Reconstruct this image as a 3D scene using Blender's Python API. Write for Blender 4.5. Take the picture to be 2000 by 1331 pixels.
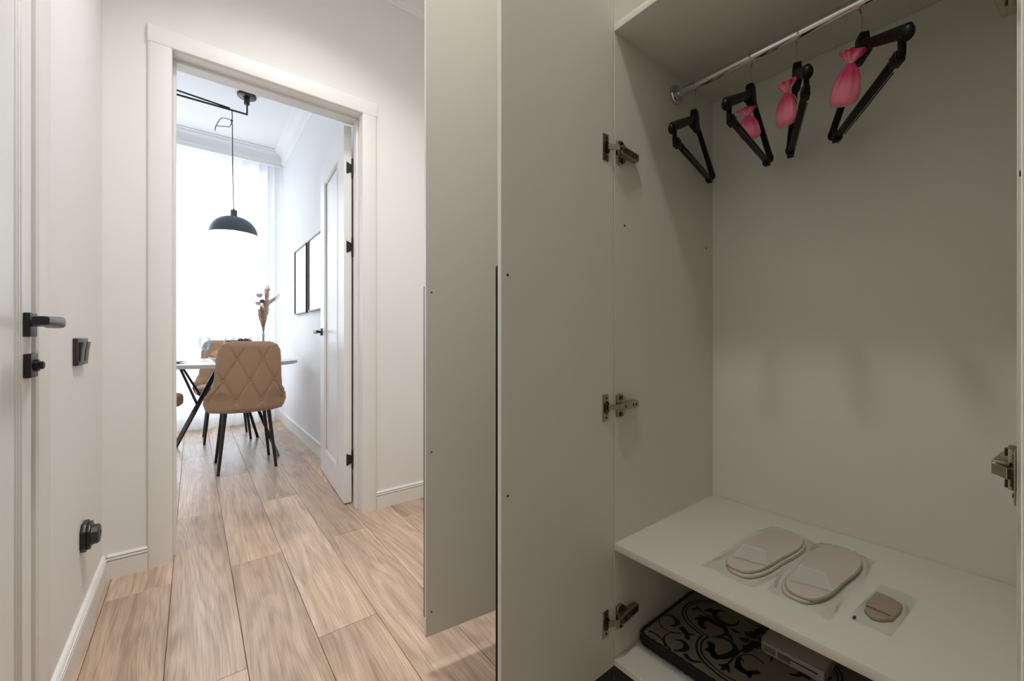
import bpy, bmesh, math, random
from mathutils import Vector, Matrix, Euler
random.seed(7)
PI = math.pi
sc = bpy.context.scene
COL = sc.collection
for o in list(bpy.data.objects):
    bpy.data.objects.remove(o)

# ---------------------------------------------------------------- camera, sky, lamps, exposure
YAW = math.atan(624 / 794)
cd = bpy.data.cameras.new('camera')
cd.sensor_width = 36.0
cd.lens = 794 / 2000 * 36
cd.shift_y = -5.5 / 2000
cd.clip_start = 0.01
cam = bpy.data.objects.new('camera', cd)
cam.location = (0, 0, 0.93)
cam.rotation_euler = (PI / 2, 0, -YAW)
COL.objects.link(cam)
sc.camera = cam

wd = bpy.data.worlds.new('overcast_sky')
sc.world = wd
wd.use_nodes = True
wn = wd.node_tree.nodes
wn['Background'].inputs[0].default_value = (0.885, 0.94, 1.0, 1)
wn['Background'].inputs[1].default_value = 6.7

def lamp(name, loc, size, power, color, rot=(0, 0, 0), shape='DISK', portal=False, size_y=None, spread=PI):
    l = bpy.data.lights.new(name, 'AREA')
    l.shape = shape
    l.size = size
    if size_y:
        l.size_y = size_y
    l.energy = power
    l.color = color
    l.spread = spread
    if portal:
        l.cycles.is_portal = True
    o = bpy.data.objects.new(name, l)
    o.location = loc
    o.rotation_euler = rot
    COL.objects.link(o)
    return o

lamp('hall_ceiling_lamp', (0.40, 1.35, 2.925), 0.34, 15.4, (0.99, 0.985, 1.0), spread=math.radians(119))
lamp('wardrobe_ceiling_lamp', (0.08, 0.30, 2.925), 0.16, 13.0, (1.0, 0.97, 0.94))
lamp('window_sky_portal', (-0.60, 5.62, 1.36), 2.35, 1.0, (1, 1, 1), rot=(-PI / 2, 0, 0), shape='RECTANGLE', portal=True, size_y=2.55)

vs = sc.view_settings
vs.view_transform = 'Standard'
vs.look = 'None'
vs.exposure = 0.0
vs.gamma = 1.0
vs.use_curve_mapping = False
sc.cycles.max_bounces = 9
sc.cycles.diffuse_bounces = 5
sc.cycles.glossy_bounces = 3
sc.cycles.transmission_bounces = 4
sc.cycles.adaptive_threshold = 0.04
sc.cycles.transparent_max_bounces = 10
sc.cycles.sample_clamp_indirect = 8
sc.cycles.caustics_reflective = False
sc.cycles.caustics_refractive = False

# ---------------------------------------------------------------- materials
def new_mat(name):
    m = bpy.data.materials.new(name)
    m.use_nodes = True
    nt = m.node_tree
    return m, nt, nt.nodes['Principled BSDF']

def plain(name, color, rough=0.5, metal=0.0, bump=0.0, scale=60.0, vary=0.0, spec=0.5, coat=0.0):
    m, nt, p = new_mat(name)
    p.inputs['Roughness'].default_value = rough
    p.inputs['Metallic'].default_value = metal
    p.inputs['Specular IOR Level'].default_value = spec
    p.inputs['Coat Weight'].default_value = coat
    tc = nt.nodes.new('ShaderNodeTexCoord')
    nz = nt.nodes.new('ShaderNodeTexNoise')
    nz.inputs['Scale'].default_value = scale
    nz.inputs['Detail'].default_value = 3
    nt.links.new(tc.outputs['Object'], nz.inputs['Vector'])
    mx = nt.nodes.new('ShaderNodeMix')
    mx.data_type = 'RGBA'
    c = (*color, 1)
    mx.inputs[6].default_value = tuple(max(0, v * (1 - vary)) for v in color) + (1,)
    mx.inputs[7].default_value = tuple(min(1, v * (1 + vary)) for v in color) + (1,)
    nt.links.new(nz.outputs[0], mx.inputs[0])
    nt.links.new(mx.outputs[2], p.inputs['Base Color'])
    if bump:
        b = nt.nodes.new('ShaderNodeBump')
        b.inputs['Strength'].default_value = bump
        b.inputs['Distance'].default_value = 0.002
        nt.links.new(nz.outputs[0], b.inputs['Height'])
        nt.links.new(b.outputs[0], p.inputs['Normal'])
    return m

WALL = plain('wall_paint', (0.80, 0.785, 0.765), 0.65, bump=0.06, scale=180, vary=0.01, spec=0.3)
KWALL = plain('kitchen_wall_paint', (0.82, 0.825, 0.83), 0.6, bump=0.05, scale=180, vary=0.01, spec=0.3)
CEIL = plain('ceiling_paint', (0.84, 0.84, 0.84), 0.8, bump=0.04, scale=150, vary=0.01, spec=0.2)
TRIM = plain('trim_enamel', (0.80, 0.78, 0.745), 0.42, vary=0.008, spec=0.4)
DOORM = plain('door_enamel', (0.84, 0.83, 0.81), 0.38, vary=0.008, spec=0.45)
LAM = plain('wardrobe_laminate', (0.68, 0.675, 0.595), 0.42, bump=0.05, scale=420, vary=0.02, spec=0.4)
LAMEDGE = plain('wardrobe_edge_band', (0.76, 0.735, 0.68), 0.4, vary=0.01)
PLINTH = plain('black_plinth', (0.008, 0.008, 0.008), 0.6, vary=0.1)
BLACK = plain('black_metal', (0.012, 0.012, 0.013), 0.38, vary=0.1, spec=0.5)
PROFILE = plain('matt_black_profile', (0.004, 0.004, 0.004), 0.6, vary=0.1, spec=0.12)
BLACKPL = plain('black_plastic', (0.012, 0.0115, 0.011), 0.33, bump=0.05, scale=500, vary=0.15)
SWITCHM = plain('anthracite_plastic', (0.030, 0.028, 0.027), 0.35, vary=0.1)
HANGM = plain('hanger_plastic', (0.003, 0.0028, 0.0028), 0.42, bump=0.03, scale=300, vary=0.15, spec=0.16)
CHROME = plain('chrome', (0.62, 0.60, 0.57), 0.12, 1.0, vary=0.02)
NICKEL = plain('nickel_hinge_steel', (0.42, 0.37, 0.29), 0.3, 1.0, vary=0.08, scale=30)
DARKNICK = plain('dark_hinge_steel', (0.08, 0.065, 0.05), 0.35, 1.0, vary=0.15)
LAMPSH = plain('pendant_slate_lacquer', (0.075, 0.092, 0.105), 0.42, vary=0.04)
LAMPIN = plain('pendant_inner_white', (0.82, 0.82, 0.82), 0.5)
VELVET = plain('beige_velvet', (0.40, 0.262, 0.168), 0.85, bump=0.25, scale=700, vary=0.09, spec=0.15)
p_ = VELVET.node_tree.nodes['Principled BSDF']
p_.inputs['Sheen Weight'].default_value = 0.35
p_.inputs['Sheen Roughness'].default_value = 0.5
p_.inputs['Sheen Tint'].default_value = (0.9, 0.75, 0.6, 1)
TABLETOP = plain('white_tabletop', (0.82, 0.82, 0.82), 0.3, vary=0.01)
TABLEEDGE = plain('grey_table_edge', (0.50, 0.51, 0.52), 0.45, vary=0.02)
PORC = plain('porcelain', (0.80, 0.77, 0.72), 0.22, vary=0.01)
NAPKIN = plain('peach_napkin_cloth', (0.82, 0.56, 0.40), 0.85, bump=0.1, scale=400, vary=0.05)
DARKCUT = plain('dark_cutlery_steel', (0.10, 0.10, 0.11), 0.3, 1.0)
CHERRY = plain('cherry_skin', (0.085, 0.008, 0.022), 0.25, vary=0.3, scale=25)
DRINK = plain('red_juice', (0.72, 0.15, 0.10), 0.2, vary=0.05)
STRAW = plain('dried_plume_straw', (0.58, 0.41, 0.29), 0.9, vary=0.2, scale=60)
STALK = plain('dried_stalk', (0.33, 0.25, 0.18), 0.85, vary=0.15)
PODL = plain('grey_seed_pod', (0.50, 0.46, 0.43), 0.8, vary=0.4, scale=90)
PODD = plain('brown_seed_pod', (0.10, 0.06, 0.045), 0.8, vary=0.3, scale=90)
WHITEPL = plain('white_glossy_plastic', (0.74, 0.76, 0.77), 0.3)
SOLE = plain('slipper_towelling', (0.70, 0.625, 0.545), 0.9, bump=0.25, scale=900, vary=0.05, spec=0.1)
SOLEEDGE = plain('slipper_sole_edge', (0.46, 0.39, 0.32), 0.8, vary=0.06)
SPONGE = plain('brown_paper_wrap', (0.40, 0.31, 0.225), 0.7, bump=0.15, scale=120, vary=0.07)
PRINTINK = plain('black_print', (0.01, 0.01, 0.012), 0.7)
BOARDCLOTH = plain('board_cotton', (0.28, 0.258, 0.20), 0.9, bump=0.2, scale=900, vary=0.04, spec=0.1)
GATHER = plain('gathered_black_binding', (0.010, 0.009, 0.010), 0.75, bump=0.3, scale=200, vary=0.2)
ROUTERM = plain('matt_white_plastic', (0.56, 0.53, 0.47), 0.45, vary=0.01)
SLOTM = plain('slot_black', (0.015, 0.015, 0.015), 0.7)
PICTURE = plain('picture_print', (0.80, 0.81, 0.83), 0.12, vary=0.02, scale=3, coat=0.6)
WINFRAME = plain('window_upvc', (0.82, 0.83, 0.84), 0.4)
SUBFLOOR = plain('subfloor_dark', (0.10, 0.065, 0.04), 0.8)
CUPB = plain('dark_screw', (0.05, 0.045, 0.04), 0.45, 0.6)

def pink_organza():
    m, nt, p = new_mat('pink_organza')
    p.inputs['Base Color'].default_value = (0.74, 0.085, 0.19, 1)
    p.inputs['Roughness'].default_value = 0.42
    p.inputs['Sheen Weight'].default_value = 0.5
    p.inputs['Sheen Tint'].default_value = (1.0, 0.55, 0.65, 1)
    tc = nt.nodes.new('ShaderNodeTexCoord')
    sep = nt.nodes.new('ShaderNodeSeparateXYZ')
    nt.links.new(tc.outputs['Generated'], sep.inputs[0])
    cr = nt.nodes.new('ShaderNodeValToRGB')
    cr.color_ramp.elements[0].color = (0.80, 0.21, 0.29, 1)
    cr.color_ramp.elements[0].position = 0.35
    cr.color_ramp.elements[1].color = (0.62, 0.03, 0.12, 1)
    cr.color_ramp.elements[1].position = 0.72
    nt.links.new(sep.outputs[2], cr.inputs[0])
    nt.links.new(cr.outputs[0], p.inputs['Base Color'])
    return m
PINK = pink_organza()
RIBBON = plain('pale_pink_ribbon', (0.72, 0.42, 0.42), 0.5)

def glassy(name, tint=(0.97, 0.985, 1.0), gloss=0.10, rough=0.03, edge=0.5):
    """Thin clear pane, film or goblet: transparent with a fresnel-weighted gloss."""
    m = bpy.data.materials.new(name)
    m.use_nodes = True
    nt = m.node_tree
    nt.nodes.clear()
    out = nt.nodes.new('ShaderNodeOutputMaterial')
    tr = nt.nodes.new('ShaderNodeBsdfTransparent')
    tr.inputs[0].default_value = (*tint, 1)
    gl = nt.nodes.new('ShaderNodeBsdfGlossy')
    gl.inputs['Roughness'].default_value = rough
    lw = nt.nodes.new('ShaderNodeLayerWeight')
    lw.inputs[0].default_value = edge
    mr = nt.nodes.new('ShaderNodeMapRange')
    mr.inputs['To Min'].default_value = gloss * 0.15
    mr.inputs['To Max'].default_value = min(1.0, gloss * 4)
    mix = nt.nodes.new('ShaderNodeMixShader')
    nt.links.new(lw.outputs['Fresnel'], mr.inputs[0])
    nt.links.new(mr.outputs[0], mix.inputs[0])
    nt.links.new(tr.outputs[0], mix.inputs[1])
    nt.links.new(gl.outputs[0], mix.inputs[2])
    nt.links.new(mix.outputs[0], out.inputs[0])
    return m
GLASS = glassy('window_glass', gloss=0.08)
GOBLET = glassy('goblet_glass', tint=(0.90, 0.92, 0.96), gloss=0.12, edge=0.6)
FILM = glassy('clear_plastic_film', tint=(0.985, 0.985, 0.98), gloss=0.11, rough=0.07, edge=0.3)
def hazy(name, k):
    m = bpy.data.materials.new(name)
    m.use_nodes = True
    nt = m.node_tree
    nt.nodes.clear()
    out = nt.nodes.new('ShaderNodeOutputMaterial')
    tr = nt.nodes.new('ShaderNodeBsdfTransparent')
    df = nt.nodes.new('ShaderNodeBsdfDiffuse')
    df.inputs[0].default_value = (0.9, 0.88, 0.84, 1)
    mx = nt.nodes.new('ShaderNodeMixShader')
    mx.inputs[0].default_value = k
    nt.links.new(tr.outputs[0], mx.inputs[1])
    nt.links.new(df.outputs[0], mx.inputs[2])
    nt.links.new(mx.outputs[0], out.inputs[0])
    return m
FLAP = hazy('hazy_bag_flap', 0.30)

def sheer():
    m = bpy.data.materials.new('sheer_curtain_voile')
    m.use_nodes = True
    nt = m.node_tree
    nt.nodes.clear()
    out = nt.nodes.new('ShaderNodeOutputMaterial')
    tr = nt.nodes.new('ShaderNodeBsdfTransparent')
    tl = nt.nodes.new('ShaderNodeBsdfTranslucent')
    tl.inputs[0].default_value = (0.95, 0.96, 0.98, 1)
    df = nt.nodes.new('ShaderNodeBsdfDiffuse')
    df.inputs[0].default_value = (0.90, 0.91, 0.93, 1)
    wv = nt.nodes.new('ShaderNodeTexNoise')
    wv.inputs['Scale'].default_value = 900
    tc = nt.nodes.new('ShaderNodeTexCoord')
    nt.links.new(tc.outputs['Object'], wv.inputs['Vector'])
    mr = nt.nodes.new('ShaderNodeMapRange')
    mr.inputs['To Min'].default_value = 0.22
    mr.inputs['To Max'].default_value = 0.38
    nt.links.new(wv.outputs[0], mr.inputs[0])
    m1 = nt.nodes.new('ShaderNodeMixShader')
    m1.inputs[0].default_value = 0.42
    nt.links.new(tl.outputs[0], m1.inputs[1])
    nt.links.new(df.outputs[0], m1.inputs[2])
    m2 = nt.nodes.new('ShaderNodeMixShader')
    nt.links.new(mr.outputs[0], m2.inputs[0])
    nt.links.new(m1.outputs[0], m2.inputs[1])
    nt.links.new(tr.outputs[0], m2.inputs[2])
    nt.links.new(m2.outputs[0], out.inputs[0])
    return m
SHEER = sheer()

def oak():
    m, nt, p = new_mat('oak_laminate_plank')
    N, L = nt.nodes, nt.links
    geo = N.new('ShaderNodeNewGeometry')
    oi = N.new('ShaderNodeObjectInfo')
    off = N.new('ShaderNodeVectorMath')
    off.operation = 'MULTIPLY_ADD'
    rnd = N.new('ShaderNodeCombineXYZ')
    for k, s in enumerate((17.3, 41.7, 9.1)):
        mu = N.new('ShaderNodeMath')
        mu.operation = 'MULTIPLY'
        mu.inputs[1].default_value = s
        L.new(oi.outputs['Random'], mu.inputs[0])
        L.new(mu.outputs[0], rnd.inputs[k])
    add = N.new('ShaderNodeVectorMath')
    L.new(geo.outputs['Position'], add.inputs[0])
    L.new(rnd.outputs[0], add.inputs[1])
    # slow wander of the grain
    mapw = N.new('ShaderNodeMapping')
    mapw.inputs['Scale'].default_value = (3.2, 0.9, 1)
    L.new(add.outputs[0], mapw.inputs[0])
    warp = N.new('ShaderNodeTexNoise')
    warp.inputs['Scale'].default_value = 1.4
    warp.inputs['Detail'].default_value = 2
    L.new(mapw.outputs[0], warp.inputs['Vector'])
    ws = N.new('ShaderNodeVectorMath')
    ws.operation = 'MULTIPLY_ADD'
    ws.inputs[1].default_value = (0.075, 0.0, 0.0)
    L.new(warp.outputs['Color'], ws.inputs[0])
    L.new(add.outputs[0], ws.inputs[2])
    # fine straight pores
    mapf = N.new('ShaderNodeMapping')
    mapf.inputs['Scale'].default_value = (420, 7.0, 1)
    L.new(ws.outputs[0], mapf.inputs[0])
    fine = N.new('ShaderNodeTexNoise')
    fine.inputs['Scale'].default_value = 1.0
    fine.inputs['Detail'].default_value = 4
    fine.inputs['Roughness'].default_value = 0.6
    L.new(mapf.outputs[0], fine.inputs['Vector'])
    # broad cathedral bands
    mapb = N.new('ShaderNodeMapping')
    mapb.inputs['Scale'].default_value = (42, 1.0, 1)
    L.new(ws.outputs[0], mapb.inputs[0])
    band = N.new('ShaderNodeTexNoise')
    band.inputs['Scale'].default_value = 1.0
    band.inputs['Detail'].default_value = 5
    band.inputs['Roughness'].default_value = 0.55
    band.inputs['Distortion'].default_value = 0.35
    L.new(mapb.outputs[0], band.inputs['Vector'])
    # smoky patches
    mapp = N.new('ShaderNodeMapping')
    mapp.inputs['Scale'].default_value = (7, 2.2, 1)
    L.new(add.outputs[0], mapp.inputs[0])
    pat = N.new('ShaderNodeTexNoise')
    pat.inputs['Scale'].default_value = 1.0
    pat.inputs['Detail'].default_value = 3
    L.new(mapp.outputs[0], pat.inputs['Vector'])
    cr = N.new('ShaderNodeValToRGB')
    e = cr.color_ramp.elements
    e[0].position, e[0].color = 0.26, (0.385, 0.252, 0.160, 1)
    e[1].position, e[1].color = 0.74, (0.535, 0.388, 0.270, 1)
    n_ = cr.color_ramp.elements.new(0.5)
    n_.color = (0.470, 0.325, 0.215, 1)
    L.new(band.outputs[0], cr.inputs[0])
    crf = N.new('ShaderNodeValToRGB')
    crf.color_ramp.elements[0].position = 0.34
    crf.color_ramp.elements[0].color = (0.62, 0.58, 0.55, 1)
    crf.color_ramp.elements[1].position = 0.56
    crf.color_ramp.elements[1].color = (1.06, 1.05, 1.04, 1)
    L.new(fine.outputs[0], crf.inputs[0])
    mul = N.new('ShaderNodeMix')
    mul.data_type = 'RGBA'
    mul.blend_type = 'MULTIPLY'
    mul.inputs[0].default_value = 0.75
    L.new(cr.outputs[0], mul.inputs[6])
    L.new(crf.outputs[0], mul.inputs[7])
    mapc = N.new('ShaderNodeMapping')
    mapc.inputs['Scale'].default_value = (5.5, 0.55, 1)
    L.new(add.outputs[0], mapc.inputs[0])
    cath = N.new('ShaderNodeTexNoise')
    cath.inputs['Scale'].default_value = 1.0
    cath.inputs['Detail'].default_value = 2
    cath.inputs['Roughness'].default_value = 0.35
    L.new(mapc.outputs[0], cath.inputs['Vector'])
    rings = N.new('ShaderNodeMath')
    rings.operation = 'MULTIPLY'
    rings.inputs[1].default_value = 115.0
    L.new(cath.outputs[0], rings.inputs[0])
    sn = N.new('ShaderNodeMath')
    sn.operation = 'SINE'
    L.new(rings.outputs[0], sn.inputs[0])
    crc = N.new('ShaderNodeMapRange')
    crc.inputs['From Min'].default_value = -1.0
    crc.inputs['From Max'].default_value = 0.3
    crc.inputs['To Min'].default_value = 0.80
    crc.inputs['To Max'].default_value = 1.03
    L.new(sn.outputs[0], crc.inputs[0])
    mulc = N.new('ShaderNodeMix')
    mulc.data_type = 'RGBA'
    mulc.blend_type = 'MULTIPLY'
    mulc.inputs[0].default_value = 0.7
    L.new(mul.outputs[2], mulc.inputs[6])
    L.new(crc.outputs[0], mulc.inputs[7])
    mul = mulc
    crp = N.new('ShaderNodeValToRGB')
    crp.color_ramp.elements[0].position = 0.30
    crp.color_ramp.elements[0].color = (0.66, 0.645, 0.67, 1)
    crp.color_ramp.elements[1].position = 0.55
    crp.color_ramp.elements[1].color = (1, 1, 1, 1)
    L.new(pat.outputs[0], crp.inputs[0])
    mul2 = N.new('ShaderNodeMix')
    mul2.data_type = 'RGBA'
    mul2.blend_type = 'MULTIPLY'
    mul2.inputs[0].default_value = 0.8
    L.new(mul.outputs[2], mul2.inputs[6])
    L.new(crp.outputs[0], mul2.inputs[7])
    mapk = N.new('ShaderNodeMapping')
    mapk.inputs['Scale'].default_value = (7.0, 2.3, 1)
    L.new(ws.outputs[0], mapk.inputs[0])
    vor = N.new('ShaderNodeTexVoronoi')
    vor.voronoi_dimensions = '2D'
    vor.inputs['Scale'].default_value = 0.62
    L.new(mapk.outputs[0], vor.inputs['Vector'])
    kn = N.new('ShaderNodeMapRange')
    kn.interpolation_type = 'SMOOTHSTEP'
    kn.inputs['From Min'].default_value = 0.02
    kn.inputs['From Max'].default_value = 0.16
    kn.inputs['To Min'].default_value = 0.62
    kn.inputs['To Max'].default_value = 1.0
    L.new(vor.outputs['Distance'], kn.inputs[0])
    mulk = N.new('ShaderNodeMix')
    mulk.data_type = 'RGBA'
    mulk.blend_type = 'MULTIPLY'
    mulk.inputs[0].default_value = 0.6
    L.new(mul2.outputs[2], mulk.inputs[6])
    L.new(kn.outputs[0], mulk.inputs[7])
    mul2 = mulk
    hs = N.new('ShaderNodeHueSaturation')
    hs.inputs['Saturation'].default_value = 0.86
    mrv = N.new('ShaderNodeMapRange')
    mrv.inputs['To Min'].default_value = 1.12
    mrv.inputs['To Max'].default_value = 1.42
    L.new(oi.outputs['Random'], mrv.inputs[0])
    L.new(mrv.outputs[0], hs.inputs['Value'])
    L.new(mul2.outputs[2], hs.inputs['Color'])
    L.new(hs.outputs[0], p.inputs['Base Color'])
    p.inputs['Roughness'].default_value = 0.32
    p.inputs['Specular IOR Level'].default_value = 0.45
    bp = N.new('ShaderNodeBump')
    bp.inputs['Strength'].default_value = 0.12
    bp.inputs['Distance'].default_value = 0.001
    L.new(fine.outputs[0], bp.inputs['Height'])
    L.new(bp.outputs[0], p.inputs['Normal'])
    return m
OAK = oak()

# ---------------------------------------------------------------- mesh helpers
class MB:
    def __init__(self):
        self.bm = bmesh.new()
        self.mats = []
    def _m(self, faces, mi):
        for f in faces:
            f.material_index = mi
    def box(self, x0, x1, y0, y1, z0, z1, mi=0):
        v = [self.bm.verts.new((x, y, z)) for z in (z0, z1) for y in (y0, y1) for x in (x0, x1)]
        fs = [self.bm.faces.new([v[i] for i in q]) for q in
              ((0, 2, 3, 1), (4, 5, 7, 6), (0, 1, 5, 4), (1, 3, 7, 5), (3, 2, 6, 7), (2, 0, 4, 6))]
        self._m(fs, mi)
        return self
    def hexa(self, pts, mi=0):
        """eight corners ordered like box()"""
        v = [self.bm.verts.new(p) for p in pts]
        fs = [self.bm.faces.new([v[i] for i in q]) for q in
              ((0, 2, 3, 1), (4, 5, 7, 6), (0, 1, 5, 4), (1, 3, 7, 5), (3, 2, 6, 7), (2, 0, 4, 6))]
        self._m(fs, mi)
        return self
    def prism(self, poly, axis, lo, hi, mi=0):
        """poly: 2D outline in the two other axes (in x,y,z order)"""
        def P(a, b, t):
            return {'x': (t, a, b), 'y': (a, t, b), 'z': (a, b, t)}[axis]
        A = [self.bm.verts.new(P(a, b, lo)) for a, b in poly]
        B = [self.bm.verts.new(P(a, b, hi)) for a, b in poly]
        n = len(poly)
        fs = [self.bm.faces.new(A[::-1]), self.bm.faces.new(B)]
        for i in range(n):
            fs.append(self.bm.faces.new((A[i], A[(i + 1) % n], B[(i + 1) % n], B[i])))
        self._m(fs, mi)
        return self
    def tube(self, pts, rad, n=10, cap=True, flat=None, mi=0, up=None):
        """swept round bar; rad number or list; flat=(a,b) scales the section across its two axes"""
        P = [Vector(p) for p in pts]
        R = rad if isinstance(rad, (list, tuple)) else [rad] * len(P)
        T = []
        for i in range(len(P)):
            t = P[min(i + 1, len(P) - 1)] - P[max(i - 1, 0)]
            T.append(t.normalized())
        ref = Vector(up) if up else (Vector((0, 0, 1)) if abs(T[0].z) < 0.9 else Vector((1, 0, 0)))
        u = (ref - T[0] * ref.dot(T[0])).normalized()
        rings = []
        for i, p in enumerate(P):
            u = (u - T[i] * u.dot(T[i])).normalized()
            w = T[i].cross(u)
            fa, fb = flat if flat else (1, 1)
            rings.append([self.bm.verts.new(p + (u * math.cos(2 * PI * k / n) * fa + w * math.sin(2 * PI * k / n) * fb) * R[i]) for k in range(n)])
        fs = []
        for a, b in zip(rings, rings[1:]):
            for k in range(n):
                fs.append(self.bm.faces.new((a[k], a[(k + 1) % n], b[(k + 1) % n], b[k])))
        if cap:
            fs.append(self.bm.faces.new(rings[0][::-1]))
            fs.append(self.bm.faces.new(rings[-1]))
        self._m(fs, mi)
        return self
    def bar(self, a, b, w, h, up=(0, 0, 1), mi=0):
        """rectangular bar from a to b"""
        a, b = Vector(a), Vector(b)
        t = (b - a).normalized()
        u = Vector(up)
        u = (u - t * u.dot(t)).normalized()
        s = t.cross(u)
        c = []
        for p in (a, b):
            c.append([p + s * (i * w / 2) + u * (j * h / 2) for i, j in ((-1, -1), (1, -1), (1, 1), (-1, 1))])
        A = [self.bm.verts.new(q) for q in c[0]]
        B = [self.bm.verts.new(q) for q in c[1]]
        fs = [self.bm.faces.new(A[::-1]), self.bm.faces.new(B)]
        for i in range(4):
            fs.append(self.bm.faces.new((A[i], A[(i + 1) % 4], B[(i + 1) % 4], B[i])))
        self._m(fs, mi)
        return self
    def lathe(self, prof, c=(0, 0, 0), n=24, sx=1.0, sy=1.0, mi=0, mod=None, axis='z'):
        rings = []
        for r, z in prof:
            if r < 1e-6:
                q = (c[0], c[1], c[2] + z) if axis == 'z' else ((c[0] + z, c[1], c[2]) if axis == 'x' else (c[0], c[1] + z, c[2]))
                rings.append([self.bm.verts.new(q)])
            else:
                ring = []
                for k in range(n):
                    a = 2 * PI * k / n
                    rr = r * (mod(a, z) if mod else 1)
                    u, w = rr * math.cos(a) * sx, rr * math.sin(a) * sy
                    q = (c[0] + u, c[1] + w, c[2] + z) if axis == 'z' else ((c[0] + z, c[1] + u, c[2] + w) if axis == 'x' else (c[0] + w, c[1] + z, c[2] + u))
                    ring.append(self.bm.verts.new(q))
                rings.append(ring)
        fs = []
        for a, b in zip(rings, rings[1:]):
            if len(a) == 1 and len(b) == 1:
                continue
            for k in range(n):
                k2 = (k + 1) % n
                if len(a) == 1:
                    fs.append(self.bm.faces.new((a[0], b[k2], b[k])))
                elif len(b) == 1:
                    fs.append(self.bm.faces.new((a[k], a[k2], b[0])))
                else:
                    fs.append(self.bm.faces.new((a[k], a[k2], b[k2], b[k])))
        self._m(fs, mi)
        return self
    def ball(self, c, rx, ry=None, rz=None, nu=12, nv=8, mi=0):
        ry, rz = ry or rx, rz or rx
        prof = [(math.sin(PI * i / nv), -math.cos(PI * i / nv) * rz) for i in range(nv + 1)]
        prof[0] = (0, -rz)
        prof[-1] = (0, rz)
        return self.lathe(prof, c, nu, rx, ry, mi)
    def grid(self, fn, nu, nv, closed_u=False, mi=0, flip=False):
        V = [[self.bm.verts.new(fn(i / (nu if closed_u else nu - 1), j / (nv - 1))) for i in range(nu)] for j in range(nv)]
        fs = []
        for j in range(nv - 1):
            for i in range(nu if closed_u else nu - 1):
                q = (V[j][i], V[j][(i + 1) % nu], V[j + 1][(i + 1) % nu], V[j + 1][i])
                fs.append(self.bm.faces.new(q[::-1] if flip else q))
        self._m(fs, mi)
        return V
    def build(self, name, mat, parent=None, bevel=0.0, seg=2, smooth=None, local=False, angle=35, recalc=True, origin=None):
        bm = self.bm
        if recalc:
            bmesh.ops.recalc_face_normals(bm, faces=bm.faces)
        if bevel:
            es = [e for e in bm.edges if len(e.link_faces) == 2 and e.calc_face_angle(0) > math.radians(40)]
            bmesh.ops.bevel(bm, geom=es, offset=bevel, segments=seg, affect='EDGES', profile=0.5, clamp_overlap=True)
        if origin is not None and not parent:
            bmesh.ops.translate(bm, verts=bm.verts, vec=-Vector(origin))
        elif parent is not None and not local:
            w = Vector((0, 0, 0))
            q = parent
            while q:
                w += q.location
                q = q.parent
            bmesh.ops.translate(bm, verts=bm.verts, vec=-w)
        me = bpy.data.meshes.new(name)
        if smooth is None or smooth:
            lim = math.radians(angle)
            for f in bm.faces:
                f.smooth = True
            for e in bm.edges:
                e.smooth = not (len(e.link_faces) == 2 and e.calc_face_angle(0) > lim)
        bm.to_mesh(me)
        bm.free()
        for m in (mat if isinstance(mat, (list, tuple)) else [mat]):
            me.materials.append(m)
        o = bpy.data.objects.new(name, me)
        COL.objects.link(o)
        if parent:
            o.parent = parent
        elif origin is not None:
            o.location = origin
        return o

def split_build(mb, name, mat, parent, **kw):
    """every loose piece of the builder becomes an object of its own"""
    bm = mb.bm
    bm.verts.ensure_lookup_table()
    seen, out = set(), []
    groups = []
    for v in bm.verts:
        if v in seen:
            continue
        stack, g = [v], []
        seen.add(v)
        while stack:
            a = stack.pop()
            g.append(a)
            for e in a.link_edges:
                b = e.other_vert(a)
                if b not in seen:
                    seen.add(b)
                    stack.append(b)
        groups.append(g)
    for g in groups:
        q = MB()
        mp = {v: q.bm.verts.new(v.co) for v in g}
        for f in {f for v in g for f in v.link_faces}:
            q.bm.faces.new([mp[v] for v in f.verts])
        out.append(q.build(name, mat, parent, **kw))
    bm.free()
    return out

def empty(name, loc, rz=0.0, parent=None):
    o = bpy.data.objects.new(name, None)
    o.empty_display_size = 0.1
    o.location = loc
    o.rotation_euler = (0, 0, rz)
    COL.objects.link(o)
    if parent:
        o.parent = parent
    return o

def tag(o, label, cat, group=None):
    o['label'] = label
    o['category'] = cat
    if group:
        o['group'] = group
    return o

def struct(o):
    o['kind'] = 'structure'
    return o

def kids(o):
    return [c for c in bpy.data.objects if c.parent == o]

def copy_tree(o, parent=None):
    c = o.copy()
    COL.objects.link(c)
    if parent:
        c.parent = parent
    for ch in kids(o):
        copy_tree(ch, c)
    return c

# ---------------------------------------------------------------- the setting
XL, XR = -0.272, 1.392          # hall side walls
YB, YK = 2.195, 2.345           # partition with the kitchen doorway
YF = -1.25                      # wall behind the camera
KX0, KX1, KY1 = -1.75, 0.79, 5.30
HC = 2.95                       # ceiling height

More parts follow.
